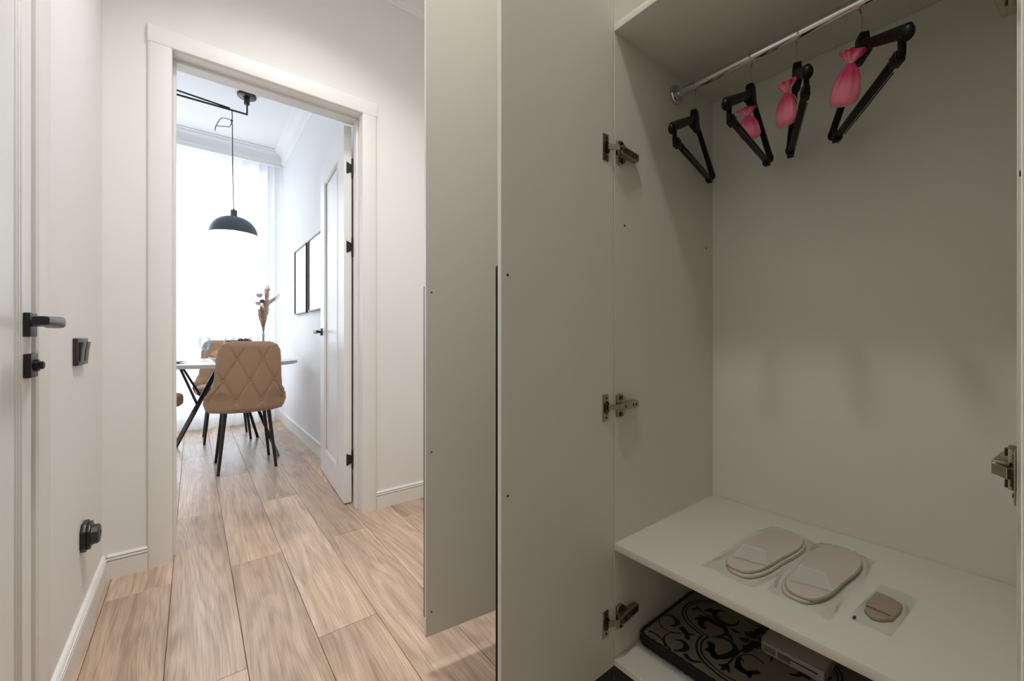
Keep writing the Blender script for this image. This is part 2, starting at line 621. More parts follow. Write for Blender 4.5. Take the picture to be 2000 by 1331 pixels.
fl = struct(MB().box(KX0, XR + 0.02, YF, KY1 + 0.02, -0.04, -0.0125).build('floor', SUBFLOOR, smooth=False))
PW, PL = 0.184, 1.32
k0 = int(math.floor((KX0 + 0.062) / PW))
for k in range(k0, 9):
    xa, xb = -0.062 + k * PW, -0.062 + (k + 1) * PW
    xa, xb = max(xa, KX0), min(xb, XR + 0.01)
    if xb - xa < 0.02:
        continue
    ph = 1.360 if k % 2 == 0 else 2.008
    j = int(math.floor((YF - ph) / PL))
    while ph + j * PL < KY1:
        ya, yb = max(ph + j * PL, YF), min(ph + (j + 1) * PL, KY1 + 0.01)
        j += 1
        if yb - ya < 0.03 or (xb < XL - 0.1 and yb < YB) or (xa > KX1 + 0.1 and ya > YK):
            continue
        g = 0.0007
        xm, ym = (xa + xb) / 2, (ya + yb) / 2
        m = MB().box(xa - xm + g, xb - xm - g, ya - ym + g, yb - ym - g, -0.012, 0)
        p = m.build('plank', OAK, fl, bevel=0.0011, seg=1, local=True, smooth=False)
        p.location = (xm, ym, 0)

# walls (hall)
m = MB()
m.box(XL - 0.12, XL, YF, 0.46, 0, HC)
m.box(XL - 0.12, XL, 1.302, YB, 0, HC)
m.box(XL - 0.12, XL, 0.46, 1.302, 2.11, HC)
struct(m.build('wall_left', WALL, smooth=False))
m = MB()
m.box(KX0, -0.068, YB, YK, 0, HC)
m.box(0.711, XR + 0.1, YB, YK, 0, HC)
m.box(-0.068, 0.711, YB, YK, 2.124, HC)
struct(m.build('wall_back', WALL, smooth=False))
struct(MB().box(XR, XR + 0.1, YF, YB, 0, HC).build('wall_right', WALL, smooth=False))
struct(MB().box(XL - 0.12, XR + 0.1, YF - 0.1, YF, 0, HC).build('wall_front', WALL, smooth=False))
# kitchen walls
struct(MB().box(KX1, KX1 + 0.12, YK, KY1 + 0.2, 0, HC).build('wall_kitchen_right', KWALL, smooth=False))
struct(MB().box(KX0 - 0.12, KX0, YK, KY1 + 0.2, 0, HC).build('wall_kitchen_left', KWALL, smooth=False))
WX0, WX1, WZ0, WZ1 = -1.72, 0.66, 0.12, 2.78
m = MB()
m.box(KX0, WX0, KY1, KY1 + 0.2, 0, HC)
m.box(WX1, KX1, KY1, KY1 + 0.2, 0, HC)
m.box(WX0, WX1, KY1, KY1 + 0.2, 0, WZ0)
m.box(WX0, WX1, KY1, KY1 + 0.2, WZ1, HC)
struct(m.build('wall_kitchen_window', KWALL, smooth=False))
struct(MB().box(KX0 - 0.12, XR + 0.1, YF - 0.1, KY1 + 0.2, HC, HC + 0.1).build('ceiling', CEIL, smooth=False))

# window behind the curtain
wf = struct(empty('window_1', ((WX0 + WX1) / 2, KY1 + 0.10, WZ0)))
m = MB()
m.box(WX0, WX1, KY1 + 0.08, KY1 + 0.14, WZ0, WZ0 + 0.06)
m.box(WX0, WX1, KY1 + 0.08, KY1 + 0.14, WZ1 - 0.06, WZ1)
for x in (WX0 + 0.03, -0.595, WX1 - 0.03):
    m.box(x - 0.03, x + 0.03, KY1 + 0.08, KY1 + 0.14, WZ0 + 0.06, WZ1 - 0.06)
m.build('window_frame', WINFRAME, wf, smooth=False)
for xa, xb in ((WX0 + 0.06, -0.625), (-0.565, WX1 - 0.06)):
    MB().box(xa, xb, KY1 + 0.106, KY1 + 0.112, WZ0 + 0.06, WZ1 - 0.06).build('pane', GLASS, wf, smooth=False)

# door casing and lining of the kitchen doorway
def casing_profile(w, t):
    return [(0, 0), (0, t * 0.65), (w * 0.04, t * 0.92), (w * 0.10, t), (w * 0.90, t), (w * 0.96, t * 0.85), (w, t * 0.6), (w, 0)]
m = MB()
ci0, ci1, ct = -0.066, 0.709, 2.122
W, T = 0.076, 0.014
m.prism([(ci0 - a, YB - b) for a, b in casing_profile(W, T)], 'z', 0, ct + 0.0001)
m.prism([(ci1 + a, YB - b) for a, b in casing_profile(W, T)], 'z', 0, ct + 0.0001)
m.prism([(YB - b, ct + a) for a, b in casing_profile(W, T)], 'x', ci0 - W, ci1 + W)
struct(m.build('trim_1', TRIM, angle=25))
m = MB()           # lining with its rebate (two steps)
m.box(-0.068, -0.0655, YB - 0.002, YK, 0, 2.1225)
m.box(0.7085, 0.711, YB - 0.002, YK, 0, 2.1225)
m.box(-0.0655, 0.7085, YB - 0.002, YK, 2.1205, 2.124)
m.box(-0.0655, -0.0545, YB + 0.062, YB + 0.104, 0, 2.1205)
m.box(0.6975, 0.7085, YB + 0.062, YB + 0.104, 0, 2.1205)
m.box(-0.0545, 0.6975, YB + 0.062, YB + 0.104, 2.1095, 2.1205)
struct(m.build('trim_2', TRIM, bevel=0.001, seg=1))

# baseboards: grooved profile  (d outwards, z up)
def base_prof(h, t):
    return [(0, 0), (t, 0), (t, h * 0.72), (t * 0.5, h * 0.745), (t * 0.5, h * 0.77), (t, h * 0.79), (t, h * 0.845),
            (t * 0.45, h * 0.865), (t * 0.45, h * 0.895), (t * 0.85, h * 0.93), (t * 0.6, h * 0.985), (t * 0.3, h), (0, h)]
BH, BT = 0.092, 0.014
P = base_prof(BH, BT)
struct(MB().prism([(XL + d, z) for d, z in P], 'y', 1.408, YB).build('baseboard_left', TRIM, angle=20))
struct(MB().prism([(YB - d, z) for d, z in P], 'x', XL + BT, ci0 - W).build('baseboard_back', TRIM, angle=20))
struct(MB().prism([(YB - d, z) for d, z in P], 'x', ci1 + W, XR).build('baseboard_back.001', TRIM, angle=20))
struct(MB().prism([(XR - d, z) for d, z in P], 'y', 1.02, YB - BT).build('baseboard_right', TRIM, angle=20))
P2 = base_prof(0.105, 0.016)
struct(MB().prism([(KX1 - d, z) for d, z in P2], 'y', YK, KY1).build('baseboard_kitchen_right', TRIM, angle=20))
struct(MB().prism([(KY1 - d, z) for d, z in P2], 'x', KX0, KX1 - 0.016).build('baseboard_kitchen_window', TRIM, angle=20))

# cornices  (d out from wall, e down from ceiling)
def cornice(w, h):
    pts = [(0, 0), (w, 0), (w, h * 0.08), (w * 0.86, h * 0.11), (w * 0.84, h * 0.17)]
    for i in range(7):
        a = i / 6 * PI / 2
        pts.append((w * (0.80 - 0.52 * math.sin(a)), h * (0.22 + 0.50 * (1 - math.cos(a)))))
    pts += [(w * 0.26, h * 0.80), (w * 0.16, h * 0.82), (w * 0.14, h * 0.90), (0.08 * w, h * 0.93), (0.06 * w, h), (0, h)]
    return pts
CP = cornice(0.10, 0.162)
struct(MB().prism([(YB - d, HC - e) for d, e in CP], 'x', XL, XR).build('trim_3', CEIL, angle=25))
struct(MB().prism([(XL + d, HC - e) for d, e in CP], 'y', YF, YB).build('trim_4', CEIL, angle=25))
struct(MB().prism([(XR - d, HC - e) for d, e in CP], 'y', YF, YB).build('trim_5', CEIL, angle=25))
CK = cornice(0.10, 0.15)
struct(MB().prism([(KX1 - d, HC - e) for d, e in CK], 'y', YK, 5.08).build('trim_6', CEIL, angle=25))
m = MB()
m.prism([(5.08 - d, HC - e) for d, e in CK], 'x', KX0, KX1)
m.box(KX0, KX1, 5.08, 5.10, HC - 0.15, HC)
struct(m.build('trim_7', CEIL, angle=25))
struct(MB().prism([(YK + d, HC - e) for d, e in CK], 'x', KX0, KX1).build('trim_8', CEIL, angle=25))

# ---- lever handle: neck out along +x, lever runs along -y, rose plate square (local coordinates)
def handle_mesh(L=0.128, sgn=1):
    m = MB()
    pts = [(0.008, 0, 0), (0.028, 0, 0), (0.040, 0, 0)]
    m.tube([(0.006, 0, 0), (0.042, 0, 0)], 0.0088, n=14)
    # lever: flat tapered grip with rounded elbow
    n = 12
    def sect(y, w0, w1, hh):
        return y, w0, w1, hh
    S = [(0.013, 0.037, 0.046, 0.004), (0.011, 0.031, 0.0510, 0.0075), (0.005, 0.025, 0.0545, 0.0105), (-0.006, 0.024, 0.0560, 0.0122), (-0.02, 0.026, 0.0565, 0.0118),
         (-0.05, 0.030, 0.0565, 0.0100), (-L + 0.012, 0.031, 0.0565, 0.0090), (-L, 0.033, 0.0560, 0.0082)]
    rings = []
    for y, xa, xb, hh in S:
        ring = []
        cx, rx = (xa + xb) / 2, (xb - xa) / 2
        for k in range(16):
            a = 2 * PI * k / 16
            c_, s_ = math.cos(a), math.sin(a)
            e = 0.45
            ring.append(m.bm.verts.new(((cx + rx * math.copysign(abs(c_) ** e, c_)), y, hh * math.copysign(abs(s_) ** e, s_))))
        rings.append(ring)
    for a, b in zip(rings, rings[1:]):
        for k in range(16):
            m.bm.faces.new((a[k], a[(k + 1) % 16], b[(k + 1) % 16], b[k]))
    m.bm.faces.new(rings[0][::-1])
    m.bm.faces.new(rings[-1])
    return m

# door_1: closed white door in the left wall, its latch side towards the kitchen
DX = -0.268
d1 = struct(empty('door_1', (DX, 0.9, 0)))
MB().box(DX - 0.04, DX, 0.47, 1.3035, 0.006, 2.10).build('door_leaf', DOORM, d1, bevel=0.001, seg=1)
m = MB()
for y, w, t in ((1.222, 0.005, 0.0045), (1.211, 0.006, 0.0035), (1.199, 0.004, 0.003)):
    s = (1.3035 - y)
    m.box(DX - 0.001, DX + t, y, y + w, 0.16, 1.96)
    m.box(DX - 0.001, DX + t, 0.47 + s - w, 0.47 + s, 0.16, 1.96)
    m.box(DX - 0.001, DX + t, 0.47 + s, y, 1.96 - (1.222 - y) - w, 1.96 - (1.222 - y))
    m.box(DX - 0.001, DX + t, 0.47 + s, y, 0.16 + (1.222 - y), 0.16 + (1.222 - y) + w)
m.build('panel_moulding', DOORM, d1, bevel=0.0012)
rose = MB().box(DX, DX + 0.010, 1.2485, 1.2965, 0.932, 0.981).build('handle_rose', BLACK, d1, bevel=0.0015)
h = handle_mesh().build('door_handle', BLACK, d1, local=True, angle=50)
h.location = (DX - DX, 1.2715 - 0.9, 0.962)
lk = MB().box(DX, DX + 0.011, 1.2500, 1.2975, 0.848, 0.897).build('lock_rose', BLACK, d1, bevel=0.0015)
m = MB()
m.lathe([(0, 0.011), (0.0125, 0.011), (0.0125, 0.017), (0.0085, 0.0185), (0.0082, 0.023), (0.0062, 0.0245), (0, 0.0247)], (DX, 1.2735, 0.8725), 18, axis='x')
m.build('thumb_turn', BLACK, lk, angle=30)
m = MB()
m.prism([(XL + b, 1.308 + a) for a, b in casing_profile(0.098, 0.0145)], 'z', 0, 2.106)
m.prism([(XL + b, 0.462 - a) for a, b in casing_profile(0.098, 0.0145)], 'z', 0, 2.106)
m.prism([(XL + b, 2.106 + a) for a, b in casing_profile(0.09, 0.0145)], 'y', 0.364, 1.406)
struct(m.build('trim_9', TRIM, angle=25))

# door_2: kitchen door, opened into the kitchen
d2 = struct(empty('door_2', (0.7015, 2.350, 0), -math.atan(0.046 / 0.706)))
LW, LT, LH = 0.735, 0.040, 2.112
m = MB()
pz0, pz1, py0, py1 = 0.165, 1.972, 0.165, 0.575
# stiles and rails around a sunk panel
m.box(-LT, 0, 0, py0, 0.008, LH)
m.box(-LT, 0, py1, LW, 0.008, LH)
m.box(-LT, 0, py0, py1, 0.008, pz0)
m.box(-LT, 0, py0, py1, pz1, LH)
m.build('door_leaf', DOORM, d2, local=True, smooth=False)
MB().box(-LT + 0.009, -0.009, py0 - 0.002, py1 + 0.002, pz0 - 0.002, pz1 + 0.002).build('door_panel', DOORM, d2, local=True, smooth=False)
m = MB()
for x0, x1 in ((-LT - 0.004, -LT + 0.010), (-0.010, 0.004)):
    for i, w in ((0, 0.010), (0.013, 0.006)):
        a0, a1, b0, b1 = py0 + i, py1 - i, pz0 + i, pz1 - i
        xx0, xx1 = (x0, x1) if i == 0 else (x0 + 0.0035, x1 - 0.0035)
        m.box(xx0, xx1, a0, a0 + w, b0, b1)
        m.box(xx0, xx1, a1 - w, a1, b0, b1)
        m.box(xx0, xx1, a0 + w, a1 - w, b0, b0 + w)
        m.box(xx0, xx1, a0 + w, a1 - w, b1 - w, b1)
m.build('panel_moulding', DOORM, d2, local=True, bevel=0.0015)
for z in (1.880, 1.439, 0.249):
    m = MB()
    m.prism([(-0.0275, z + 0.033), (-0.0275, z - 0.033), (-0.020, z - 0.031), (-0.004, z - 0.022), (0.003, z - 0.022), (0.003, z + 0.022), (-0.004, z + 0.022)], 'y', -0.003, 0.0)
    m.tube([(0.0035, -0.0065, z - 0.050), (0.0035, -0.0065, z + 0.050)], 0.0062, n=10)
    m.tube([(0.0035, -0.0065, z - 0.056), (0.0035, -0.0065, z - 0.050)], [0.003, 0.0062], n=10)
    m.tube([(0.0035, -0.0065, z + 0.050), (0.0035, -0.0065, z + 0.056)], [0.0062, 0.003], n=10)
    m.build('hinge', BLACK, d2, local=True, angle=40)
MB().box(-LT - 0.009, -LT, 0.660, 0.708, 0.945, 0.994).build('handle_rose', BLACK, d2, local=True, bevel=0.0015)
hm = handle_mesh()
for v in hm.bm.verts:
    v.co = Vector((-v.co.x, v.co.y, v.co.z))
h = hm.build('door_handle', BLACK, d2, local=True, angle=50)
h.location = (-LT, 0.684, 0.970)

# ---------------------------------------------------------------- switch and socket on the left wall
sw = tag(empty('light_switch', (XL, 1.775, 0.85)), 'black double rocker light switch on the white wall beside the left door', 'switch')
m = MB()
m.box(XL, XL + 0.0115, 1.704, 1.846, 0.848, 0.928)
m.build('switch_plate', SWITCHM, sw, bevel=0.002)
for ya in (1.716, 1.781):
    m = MB()
    yb, t = ya + 0.053, XL + 0.0115
    m.prism([(t - 0.001, 0.859), (t + 0.0025, 0.859), (t + 0.0045, 0.890), (t + 0.0085, 0.917), (t - 0.001, 0.917)], 'y', ya, yb)
    m.build('rocker', SWITCHM, sw, bevel=0.001)
so = tag(empty('wall_socket', (XL, 1.835, 0.265)), 'black octagonal wall socket with a round plug cap low on the left wall', 'socket')
def octo(r, cy, cz, c=0.36):
    k = r * (1 - c) / 1.0
    return [(cy - r, cz - k), (cy - k, cz - r), (cy + k, cz - r), (cy + r, cz - k), (cy + r, cz + k), (cy + k, cz + r), (cy - k, cz + r), (cy - r, cz + k)]
cy, cz = 1.836, 0.306
MB().prism(octo(0.043, cy, cz, 0.42), 'x', XL, XL + 0.013).build('back_plate', BLACKPL, so, bevel=0.002)
MB().prism(octo(0.038, cy, cz, 0.42), 'x', XL + 0.013, XL + 0.022).build('socket_body', BLACKPL, so, bevel=0.002)
m = MB()
m.lathe([(0.031, 0.022), (0.030, 0.036), (0.026, 0.040), (0.012, 0.041), (0.010, 0.036), (0, 0.036)], (XL, cy, cz), 12, axis='x')
m.build('plug_cap', SWITCHM, so, angle=25)

# ---------------------------------------------------------------- wardrobes
WF, WB = 0.837, 1.352            # front edge and face of the back panel
Y0, Y1 = 0.010, 0.647            # inner faces of the side panels
PT = 0.016
WT = 2.52                        # top
def wardrobe_carcass(root, ya, yb, detailed):
    MB().box(WF, WB + 0.004, yb, yb + PT, 0.102, WT).build('side_panel', [LAM], root, bevel=0.0006, seg=1)
    MB().box(WF, WB + 0.004, ya - PT, ya, 0.102, WT).build('side_panel', [LAM], root, bevel=0.0006, seg=1)
    MB().box(WB, WB + 0.004, ya, yb, 0.10, WT).build('back_panel', LAM, root, smooth=False)
    MB().box(WF, WB, ya, yb, WT - PT, WT).build('top_panel', LAM, root, bevel=0.0006, seg=1)
    MB().box(WF, WB - 0.001, ya, yb, 0.102, 0.118).build('bottom_panel', LAM, root, bevel=0.0008, seg=1)
    MB().box(WF + 0.012, WB, ya - PT, yb + PT, 0.0, 0.1018).build('plinth', PLINTH, root, smooth=False)
    for z in ((0.393, 1.704) if detailed else (0.393, 0.82, 1.25, 1.704)):
        MB().box(WF, WB - 0.0015, ya, yb, z, z + 0.018).build('shelf', [LAM], root, bevel=0.0009, seg=2)

def wardrobe_door(root, hx, hy, rz, width, side):
    """leaf runs along local +x from its hinge; inner face on y=0, thickness towards -side*y"""
    d = empty('door', (hx - root.location.x, hy - root.location.y, 0), rz, root)
    s = side
    th = 0.0122
    a, b = sorted((0.0, -s * th))
    leaf = MB().box(0.002, width, a, b, 0.102, WT - 0.004).build('door_leaf', LAM, d, local=True, bevel=0.0008, seg=1)
    a, b = sorted((-s * th, -s * (th + 0.0072)))
    pr = [(width - 0.030, 0.150), (width, 0.150), (width, 1.072), (width - 0.006, 1.079), (width - 0.030, 1.079)]
    MB().prism(pr, 'y', a, b).build('handle_profile', PROFILE, d, local=True, bevel=0.0012, seg=2)
    for z in (1.056, 0.612, 0.168):
        a, b = sorted((s * 0.0005, -s * 0.001))
        m = MB()
        m.lathe([(0, -0.001), (0.0026, -0.001), (0.0026, 0.0007), (0.0012, 0.0009), (0, 0.0004)], (width - 0.0165, 0, z), 10, axis='y')
        if s < 0:
            pass
        m.build('screw', CUPB, d, local=True)
    return d

def wardrobe_hinge(root, z, yface, s):
    """clip hinge: cup plate on the opened door, arm on the side panel; s=-1 means it stands out towards -y"""
    h = empty('hinge', (0, 0, 0), 0, root)
    def B(m, x0, x1, d0, d1, z0, z1):
        a, b = sorted((yface + s * d0, yface + s * d1))
        m.box(x0, x1, a, b, z0, z1)
    m = MB()
    B(m, 0.7905, 0.8125, 0, 0.0018, z - 0.033, z + 0.033)
    m.build('cup_plate', NICKEL, h, bevel=0.0008)
    m = MB()
    for zz in (z - 0.024, z + 0.024):
        m.lathe([(0, 0), (0.0032, 0.0), (0.003, 0.0014), (0.001, 0.001), (0, 0.0006)] if s > 0 else [(0, 0), (0.0032, 0.0), (0.003, -0.0014), (0.001, -0.001), (0, -0.0006)],
                (0.8035, yface + s * 0.0018, zz), 10, axis='y')
    m.prism([(0.800 + 0.0165 * math.cos(t) , z + 0.0165 * math.sin(t)) for t in [(-PI / 2 + PI * i / 10) for i in range(11)]], 'y', *sorted((yface + s * 0.0002, yface + s * 0.0035)))
    B(m, 0.7945, 0.8085, 0.0018, 0.0045, z - 0.0115, z + 0.0115)
    m.build('hinge_cup', DARKNICK, h, bevel=0.0005, seg=1)
    m = MB()
    y1, y2 = yface + s * 0.006, yface + s * 0.019
    m.bar((0.806, y1, z + 0.001), (0.8315, y2, z + 0.001), 0.004, 0.0135, up=(0, 0, 1))
    m.bar((0.8315, y2, z + 0.001), (0.8465, y2, z + 0.001), 0.004, 0.0135, up=(0, 0, 1))
    m.build('hinge_link', NICKEL, h, bevel=0.0006, seg=1)
    m = MB()
    yb, yt = yface, yface + s * 0.0215
    # arm body tapers down towards the rear
    m.hexa([(0.842, yb, z - 0.0100), (0.921, yb, z - 0.0090), (0.842, yt, z - 0.0100), (0.921, yface + s * 0.0145, z - 0.0090),
            (0.842, yb, z + 0.0100), (0.921, yb, z + 0.0090), (0.842, yt, z + 0.0100), (0.921, yface + s * 0.0145, z + 0.0090)])
    m.build('hinge_arm', NICKEL, h, bevel=0.0015)
    m = MB()
    for xx in (0.857, 0.893, 0.9065):
        dd = 0.0215 - 0.007 * (xx - 0.842) / 0.079
        B(m, xx - 0.0035, xx + 0.0035, dd - 0.001, dd + 0.0007, z - 0.004, z + 0.004)
    split_build(m, 'adjusting_screw', DARKNICK, h, bevel=0.0006, seg=1)
    m = MB()
    zz = [(0.842, z - 0.027), (0.858, z - 0.030), (0.866, z - 0.027), (0.882, z - 0.011), (0.882, z + 0.011), (0.866, z + 0.027), (0.858, z + 0.030), (0.842, z + 0.027)]
    m.prism(zz, 'y', *sorted((yface, yface + s * 0.0075)))
    m.build('mounting_plate', NICKEL, h, bevel=0.0015)
    m = MB()
    for q in (-0.021, 0.021):
        B(m, 0.848, 0.859, 0.0075, 0.0105, z + q - 0.005, z + q + 0.005)
    split_build(m, 'plate_screw', DARKNICK, h, bevel=0.0012)

w1 = tag(empty('wardrobe', (WF, (Y0 + Y1) / 2, 0)), 'off-white laminate wardrobe standing open with a chrome rail and empty hangers', 'wardrobe')
wardrobe_carcass(w1, Y0, Y1, True)
wardrobe_door(w1, WF, Y1, PI, 0.356, 1)
wardrobe_door(w1, WF, Y0 - 0.0062, PI, 0.356, -1)
for z in (2.28, 1.4005, 0.757, 0.222):
    wardrobe_hinge(w1, z, Y1, -1)
for z in (2.28, 1.4005, 0.757, 0.222):
    wardrobe_hinge(w1, z, Y0, 1)
rail = MB().tube([(1.12, Y0, 1.645), (1.12, Y1, 1.645)], 0.0125, n=28).build('clothes_rail', CHROME, w1)
for y, s in ((Y1, -1), (Y0, 1)):
    m = MB()
    m.lathe([(0.0125, 0), (0.027, 0), (0.0275, s * 0.004), (0.026, s * 0.008), (0.0185, s * 0.010), (0.018, s * 0.017), (0.0128, s * 0.018), (0.0125, 0)], (1.12, y, 1.645), 28, axis='y')
    m.build('rail_flange', CHROME, rail)
m = MB()
for x, z in ((0.879, 1.220), (1.308, 1.220)):
    m.lathe([(0, 0), (0.0032, 0), (0.003, -0.0006), (0.001, -0.0003), (0, -0.0002)], (x, Y1, z), 10, axis='y')
split_build(m, 'peg_hole', CUPB, w1)

w2 = tag(empty('wardrobe', (WF, 0.83, 0)), 'narrow off-white wardrobe unit beyond the open one, only its opened door showing', 'wardrobe')
wardrobe_carcass(w2, Y1 + 2 * PT + 0.001, 0.985, False)
wardrobe_door(w2, WF, 0.985, PI - math.atan2(0.043, 0.331), 0.334, 1)

# ---------------------------------------------------------------- hangers on the rail
def make_hanger():
    h = empty('clothes_hanger', (0, 0, 0))
    m = MB()
    pts = []
    R = 0.0147
    for i in range(15):
        a = math.radians(-28 + 208 * i / 14)
        pts.append((-R * math.cos(a), 0, R * math.sin(a)))
    pts = pts[::-1]
    # from the tip round the rail, down to the stem
    pts = [(R * math.cos(math.radians(a)), 0, R * math.sin(math.radians(a))) for a in (-25, 0, 25, 50, 75, 100, 125, 150, 175, 200, 222)]
    pts = [(-x, y, z) for x, y, z in pts][::-1]
    pts = pts[::-1] + [(0.003, 0, -0.026), (0.0, 0, -0.036), (0, 0, -0.078)]
    m.tube(pts, 0.0015, n=8, up=(0, 1, 0))
    m.build('hook', CHROME, h, local=True)
    m = MB()
    A = [(-0.192, -0.194), (-0.180, -0.187), (-0.150, -0.171), (-0.108, -0.149), (-0.066, -0.127), (-0.036, -0.111), (-0.014, -0.098), (0, -0.092)]
    full = A + [(-x, z) for x, z in A[:-1][::-1]]
    rr = []
    for x, z in full:
        u = abs(x) / 0.203
        rr.append(0.0125 if u < 0.1 else (0.0098 + 0.0025 * u))
    m.tube([(x, 0, z) for x, z in full], rr, n=12, flat=(1.0, 0.62), up=(0, 0, 1))
    for s in (-1, 1):
        m.ball((s * 0.190, 0, -0.196), 0.0115, 0.0095, 0.0135, 12, 8)
    m.build('shoulder_arms', HANGM, h, local=True, angle=60)
    m = MB()
    m.prism([(-0.0135, -0.070), (0.0135, -0.070), (0.016, -0.082), (0.021, -0.100), (0.030, -0.122), (-0.030, -0.122), (-0.021, -0.100), (-0.016, -0.082)], 'y', -0.0085, 0.0085)
    m.build('neck_block', HANGM, h, local=True, bevel=0.003)
    m = MB()
    m.box(-0.172, 0.172, -0.006, 0.006, -0.2235, -0.2095)
    m.build('trouser_bar', HANGM, h, local=True, bevel=0.0025)
    for s in (-1, 1):
        m = MB()
        m.bar((s * 0.168, 0, -0.176), (s * 0.171, 0, -0.219), 0.009, 0.011, up=(1, 0, 0))
        m.box(s * 0.152 - 0.013, s * 0.152 + 0.013, -0.0075, 0.0075, -0.228, -0.2085)
        m.build('bar_clip', HANGM, h, local=True, bevel=0.0015)
    m = MB()
    m.box(-0.122, 0.122, -0.0072, -0.0060, -0.2265, -0.2235)
    m.build('grip_strip', DARKNICK, h, local=True)
    return h
HL = ['black hanger nearest the chrome flange, hanging bare', 'second black hanger from the chrome flange, a pink sachet inside its triangle',
      'black hanger turned almost edge-on, third along the chrome rail', 'black hanger under the upper end of the rail, farthest from the flange']
HP = [(0.5865, 12, 0), (0.439, 7, 0), (0.3385, 22, 0), (0.2195, 29, 0)]
proto = make_hanger()
for i, (y, a, t) in enumerate(HP):
    hgr = proto if i == 0 else copy_tree(proto)
    hgr.location = (1.12, y, 1.645 - 0.0008)
    hgr.rotation_euler = (0, math.radians(t), math.radians(a))
    tag(hgr, HL[i], 'hanger', 'black hangers on the wardrobe rail')

# pink sachets
def make_sachet():
    s = empty('scented_sachet', (0, 0, 0))
    rnd = random.Random(3)
    prof = [(0, -0.046), (0.014, -0.0458), (0.0285, -0.043), (0.0335, -0.034), (0.0325, -0.020), (0.028, -0.003), (0.0205, 0.011), (0.011, 0.021), (0.0062, 0.0265)]
    def mod(a, z):
        f = max(0.0, min(1.0, (z + 0.030) / 0.058))
        return 1 + f * (0.16 * math.cos(9 * a + 1) + 0.10 * math.sin(5 * a)) + 0.04 * math.sin(3 * a + z * 60)
    m = MB()
    m.lathe(prof, (0, 0, 0), 48, 1.0, 0.52, mod=mod)
    m.build('pouch', PINK, s, local=True, angle=80)
    m = MB()
    prof2 = [(0.0058, 0.0255), (0.0105, 0.030), (0.0165, 0.036), (0.0210, 0.0425), (0.0225, 0.0465)]
    def mod2(a, z):
        f = (z - 0.0255) / 0.021
        return 1 + f * (0.42 * math.cos(5 * a + 0.7) + 0.2 * math.cos(9 * a))
    m.lathe(prof2, (0, 0, 0), 44, 1.0, 0.62, mod=mod2)
    for v in m.bm.verts:
        f = max(0, (v.co.z - 0.028) / 0.02)
        v.co.z += 0.0045 * f * math.sin(4 * math.atan2(v.co.y, v.co.x) + 1)
    m.build('ruffle', PINK, s, local=True, angle=80)
    m = MB()
    m.lathe([(0.0062, 0.0255), (0.0072, 0.028), (0.0062, 0.0305)], (0, 0, 0), 16, 1, 0.7)
    m.tube([(0.004, -0.004, 0.028), (-0.012, -0.012, 0.016), (-0.022, -0.015, -0.004), (-0.025, -0.015, -0.020)], 0.0009, n=6)
    m.tube([(0, 0, 0.029), (0.001, 0.004, 0.045), (0.0, 0.006, 0.062)], 0.0007, n=6)
    m.build('ribbon', RIBBON, s, local=True)
    return s
SP = [((1.105, 0.4385, 1.470), 112, (0.70, 0.8, 0.86), 'pink organza sachet hanging inside the second black hanger from the flange'),
      ((1.092, 0.351, 1.476), 60, (0.82, 0.9, 1.05), 'pink organza sachet pressed beside the hanger seen almost edge-on'),
      ((1.082, 0.236, 1.474), 100, (0.76, 0.9, 1.18), 'pink organza sachet with trailing ribbon on the hanger farthest from the flange')]
proto = make_sachet()
for i, (loc, a, s, lab) in enumerate(SP):
    q = proto if i == 0 else copy_tree(proto)
    q.location = loc
    q.rotation_euler = (0, math.radians(6 - 8 * i), math.radians(a))
    q.scale = s
    tag(q, lab, 'sachet', 'pink sachets tied to the hangers')

